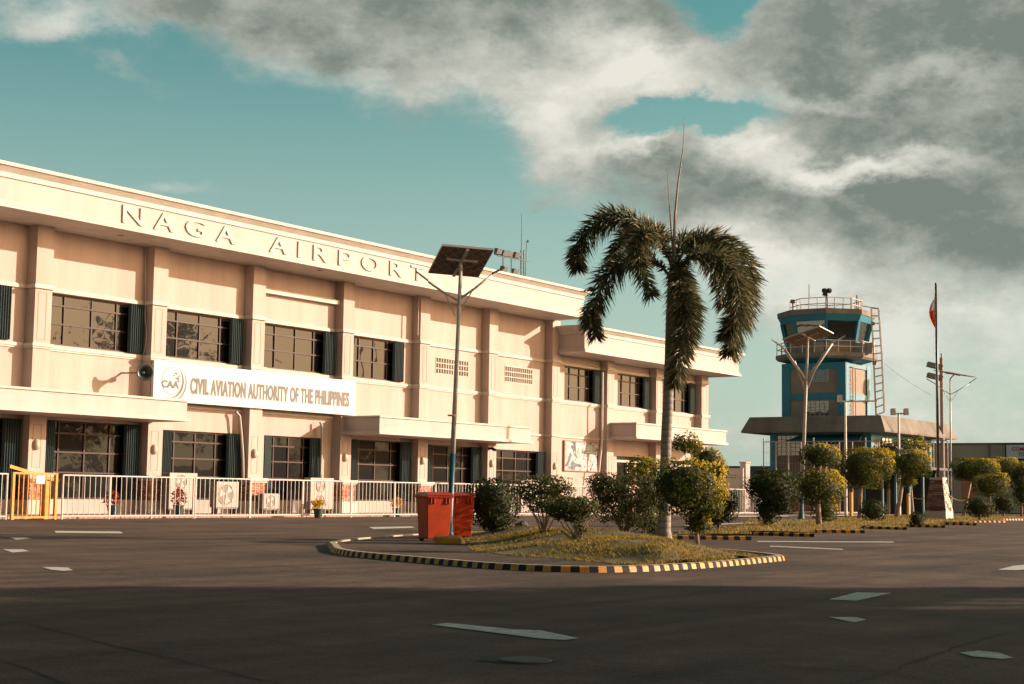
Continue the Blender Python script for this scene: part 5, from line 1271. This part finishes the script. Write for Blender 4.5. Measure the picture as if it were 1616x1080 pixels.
k = MB(); k.box(88.95, 89.65, b.y-.05, a.y+.05, XP(1172, 731, 89).z, XP(1172, 729, 89).z); part('cap', k, cream, o)
# perimeter wall and distant low building
o = thing('perimeter_wall', 'low dark teal wall far behind, left of the control tower', 'wall', (150, 60, 0)); k = MB(); k.box(150, 150.4, 45, 110, 0, XP(1190, 738, 150).z); part('wall', k, mat('distant_wall', (.10, .15, .15), .8, .2, .5), o)
k = MB(); k.box(149.9, 150.5, 45, 110, XP(1190, 738, 150).z+.003, XP(1190, 738, 150).z+.15); part('coping', k, tgrey, o)
# grey building at the right
GX = 128.0; o = thing('grey_building', 'plain grey flat roofed building behind the right hand topiaries', 'building', (GX, 30, 0)); zt_ = XP(1560, 702, GX).z; ya, yb = XP(1640, 750, GX).y-14, XP(1395, 750, GX).y
k = MB(); k.box(GX, GX+20, ya, yb, 0, zt_); part('wall', k, mat('grey_render', (.50, .42, .32), .9, .12, .4), o)
k = MB(); k.box(GX-.08, GX+20.1, ya-.1, yb+.1, zt_, zt_+.15); part('coping', k, tconc, o)
k = MB(); k.box(GX-.03, GX-.002, XP(1640, 730, GX).y, XP(1500, 730, GX).y, XP(1550, 727, GX).z, XP(1550, 722, GX).z); part('dark_band', k, groove, o)
k = MB(); k.add([XP(1515, 742, GX-.02), XP(1518, 790, GX-.02), XP(1541, 792, GX-.02), XP(1542, 755, GX-.02), XP(1530, 742, GX-.02)], [(0, 1, 2, 3, 4)]); part('orange_mural', k, mat('mural_orange', (.62, .20, .10), .8), o)
for px in (1500, 1560): k = MB(); k.box(GX-.06, GX-.001, XP(px+4, 760, GX).y, XP(px, 760, GX).y, 0, zt_); part('pilaster', k, tan, o)
o = thing('shop_sign', 'pale blue sign board with red and grey capitals at the right edge', 'sign', XP(1600, 712, GX-.5)); k = MB(); SX = GX-.4; k.box(SX, SX+.2, XP(1665, 712, SX).y, XP(1588, 712, SX).y, XP(1600, 724, SX).z, XP(1600, 702, SX).z); part('board', k, mat('sign_pale_blue', (.66, .70, .68), .6), o)
k = MB(); ya_, yb_ = XP(1665, 712, SX).y, XP(1588, 712, SX).y; z0_, z1_ = XP(1600, 724, SX).z, XP(1600, 702, SX).z
k.box(SX-.05, SX+.22, ya_, yb_, z1_, z1_+.08); k.box(SX-.05, SX+.22, ya_, yb_, z0_-.08, z0_); k.box(SX-.05, SX+.22, yb_, yb_+.08, z0_-.08, z1_+.08); part('frame', k, blackp, o)
redt = mat('sign_red', (.40, .05, .05), .6); greyt = mat('sign_grey', (.14, .13, .15), .6)
def xtext(s, px, py0, py1, px1, m): 
    a = XP(px, py1, SX-.012); h = XP(px, py0, SX-.012).z-a.z; w_ = a.y-XP(px1, py1, SX-.012).y
    part('lettering', textmesh(s, h, w_, .01, .03, rot=ROTX, loc=a), m, o)
xtext('COM', 1597, 706, 712, 1616, redt); xtext('TO', 1607, 714, 720, 1617, greyt)
# carport, dark shed behind the topiaries
o = thing('carport', 'dark open shed with pale posts behind the topiaries', 'shed', (96, 35, 0)); CX = 91.0; ya, yb = XP(1456, 780, CX).y, XP(1392, 780, CX).y
k = MB(); k.box(CX+4, CX+4.2, XP(1476, 780, CX+4).y, XP(1366, 780, CX+4).y, 0, 2.75); part('back_wall', k, mat('shed_dark', (.03, .032, .03), .9), o)
k = MB(); k.box(CX-.5, CX+4.5, ya-.3, yb+1.8, 2.75, 2.9); part('roof', k, mat('shed_roof', (.05, .055, .055), .7), o)
k = MB()
for i in range(4): y = ya+(yb-ya)*i/3; k.box(CX, CX+.12, y-.06, y+.06, 0, 2.75); k.bar((CX+.06, y, 2.4), (CX+.06, y+1.1, 2.7), .07) if i < 3 else None
part('post', k, mat('shed_post_teal', (.08, .16, .18), .6), o)
k = MB(); kk = G(1390, 798, 0); n = 16
o = thing('kerb_segment', 'distant striped kerb seen between the mushroom topiary and the plinth', 'kerb', kk); a = G(1392, 798, 0); b = G(1456, 799, 0)
for i in range(n): p = a.lerp(b, i/n); q = a.lerp(b, (i+1)/n); k.hexa([p, q, q+FWD*.3, p+FWD*.3], [p+UP*.2, q+UP*.2, q+FWD*.3+UP*.2, p+FWD*.3+UP*.2], i % 2)
part('kerb_stones', k, [yellowp, blackp], o)

# ---- background trees behind the topiaries
def bgtree(label, base, balls, lm, size, seed, usecore=True, name='background_tree', r=.12, dens=1.0, yel=.4):
    s = pxm(base); o = thing(name, label, 'tree', base); k = MB(); kc = MB()
    for q, (px, py, hw, hh) in enumerate(balls):
        c_ = D(base, px, py); rx, rz = hw/s, hh/s; area = 4*PI*(rx*rz+rx*rx)/2; crown(k, c_, (rx, rx, rz), int(min(5000, area/(size*size*.5)*1.1*dens)), size, seed+q, .55, 0, yel, .25)
        if usecore: core(kc, c_, (rx*.9, rx*.9, rz*.9), seed+q)
    part('foliage', k, lm, o)
    if usecore: part('inner_growth', kc, corem, o, smooth=True)
    k = MB(); k.tube([base, D(base, balls[0][0], balls[0][1])], [r, r*.5], 7); part('trunk', k, bark, o)
b_ = XP(1402, 800, 93.0); b_.z = 0; bgtree('dark bushy tree behind the topiaries near the podium corner', b_, [(1403, 716, 24, 18), (1392, 745, 24, 30), (1425, 742, 24, 26)], darkl, .16, 201)
b_ = XP(1440, 800, 94.0); b_.z = 0; bgtree('yellow crowned small tree behind the rounded topiary', b_, [(1432, 702, 20, 10), (1450, 694, 9, 8), (1455, 712, 14, 12)], golden, .13, 211, False, yel=.9)
b_ = XP(1215, 800, 92.0); b_.z = 0; bgtree('low dark hedge bush in front of the tower podium', b_, [(1225, 752, 26, 10), (1205, 748, 14, 10)], darkl, .14, 221, True, 'hedge_bush')
b_ = XP(1190, 800, 86.0); b_.z = 0; bgtree('thin bare shrub by the right end of the white railing', b_, [(1190, 765, 22, 14), (1178, 785, 14, 14)], olive, .10, 231, False, 'bare_shrub', dens=.35)
b_ = XP(1245, 800, 90.0); b_.z = 0; bgtree('brownish loose shrub right of the two tone shrub', b_, [(1247, 770, 12, 22)], olive, .10, 241, False, 'bare_shrub', dens=.4)

# ---- power lines
pl = mat('cable_black', (.05, .05, .05), .6)
for (a, b, lab) in (((1396, 575), (1470, 624), 'thin cable dropping right from the control tower'),):
    A = XP(*a, 112); B = XP(*b, 112); k = MB(); k.tube(sag(A, B, .12, 0, 14), .008, 4); tag(part('overhead_cable', k, pl), lab, 'cable')

# ================================================================== TREES OUTSIDE THE PICTURE (they shade the road and show in the windows)
treeleaf = leafmat('tree_leaves', (.02, .035, .012), (.05, .07, .02), (.14, .14, .04), .3)
def bigtree(loc, h, r, seed, label, size=.42, nl=2600):
    rg = random.Random(seed); b_ = Vector(loc); o = thing('broadleaf_tree', label, 'tree', b_, 'tall trees across the road'); k = MB(); t = MB()
    t.tube([b_, b_+UP*h*.3, b_+UP*h*.55], [.35, .28, .18], 8)
    nb = 9
    for i in range(nb):
        a = rg.uniform(0, 2*PI); rr = r*rg.uniform(.15, .62); c_ = b_+Vector((math.cos(a)*rr, math.sin(a)*rr, h*rg.uniform(.42, .86))); q = r*rg.uniform(.38, .58)
        crown(k, c_, (q, q, q*.72), nl//nb, size, seed*10+i, .4, 0, .3, .3)
        t.tube([b_+UP*h*.3, b_.lerp(c_, .55)+UP*h*.1, c_], [.16, .1, .04], 6)
    part('crown', k, treeleaf, o); part('trunk', t, bark, o, smooth=True); return o
for i, (x, y, h, r) in enumerate([(8, -7, 10, 5.0), (-3, -9, 11, 5.5), (-9, -2, 10, 5.5), (18, -10, 10, 5), (-8, 9, 10, 5), (-4, 17, 9, 4.5)]):  # unseen trees added round the camera to keep sky light off the foreground
    bigtree((x, y, 0), h, r, 361+i, ['tree just right of the photographer', 'tree right behind the photographer', 'tree behind and left of the photographer', 'tree farther right of the photographer', 'tree left of the photographer', 'tree far left of the photographer'][i]+', added out of view to block sky light', .45, 3400)
nv = Vector((.72, .69, 0)); sv = Vector((.69, -.72, 0))
for i, (s, q, h, r) in enumerate([(46, 8.6, 13.5, 3.4), (33, .6, 11.5, 5.0), (31, -7.8, 11.5, 5.2), (44, -14, 13, 5.5)]):
    P = sv*s+nv*q; bigtree((P.x, P.y, 0), h, r, 301+i, ['narrow', 'tall', 'broad', 'tallest'][i]+' broadleaf tree outside the photo that shades the foreground road', .45, 3400)
for q0, q1, hh, lab in ((5.8, 12.4, 10.6, 'wide flat roofed roadside building outside the photo whose shadow crosses the foreground'),):
    P = sv*30+nv*((q0+q1)/2); o = thing('roadside_building', lab, 'building', (P.x, P.y, 0)); w_ = (q1-q0)/2
    k = MB(); c4 = [P-nv*w_, P+nv*w_, P+nv*w_+sv*12, P-nv*w_+sv*12]; k.hexa([Vector((q.x, q.y, 0)) for q in c4], [Vector((q.x, q.y, hh)) for q in c4]); part('wall', k, cream, o)
    w_ += .1; k = MB(); c4 = [P-nv*w_-sv*.2, P+nv*w_-sv*.2, P+nv*w_+sv*12.2, P-nv*w_+sv*12.2]; k.hexa([Vector((q.x, q.y, hh)) for q in c4], [Vector((q.x, q.y, hh+.3)) for q in c4]); part('roof', k, conc, o)
for i, (s, q, h, r) in enumerate([(43, 13.3, 17.0, 1.9), (46, 14.7, 18.0, 1.8), (40, 15.5, 16.0, 1.3), (48, 16.2, 17.5, 1.0), (50, 12.6, 17.0, 1.3)]):  # slender unseen trees added to break up the shadow edge on the road
    P = sv*s+nv*q; bigtree((P.x, P.y, 0), h, r, 401+i, ['slender tree next to the roadside building', 'tallest slender tree near the roadside building', 'short slender tree near the roadside building', 'thinnest slender tree near the roadside building', 'slender tree behind the roadside building'][i]+', added out of view to block sky light', .4, 2600)
for i, (x, y, h, r) in enumerate([(118, -44, 22, 8), (130, -52, 20, 8), (150, -56, 10, 6), (165, -50, 9, 6), (182, -50, 9.5, 6), (200, -52, 9, 6), (140, -48, 9, 6), (105, -42, 10, 6), (222, -50, 9, 6.5), (245, -50, 9, 6.5)]):
    bigtree((x, y, 0), h, r, 321+i, ['very tall', 'tall', 'third', 'fourth', 'fifth', 'sixth', 'seventh', 'leftmost', 'ninth', 'farthest'][i]+' distant broadleaf tree across the road seen only mirrored in windows', .7, 2400)
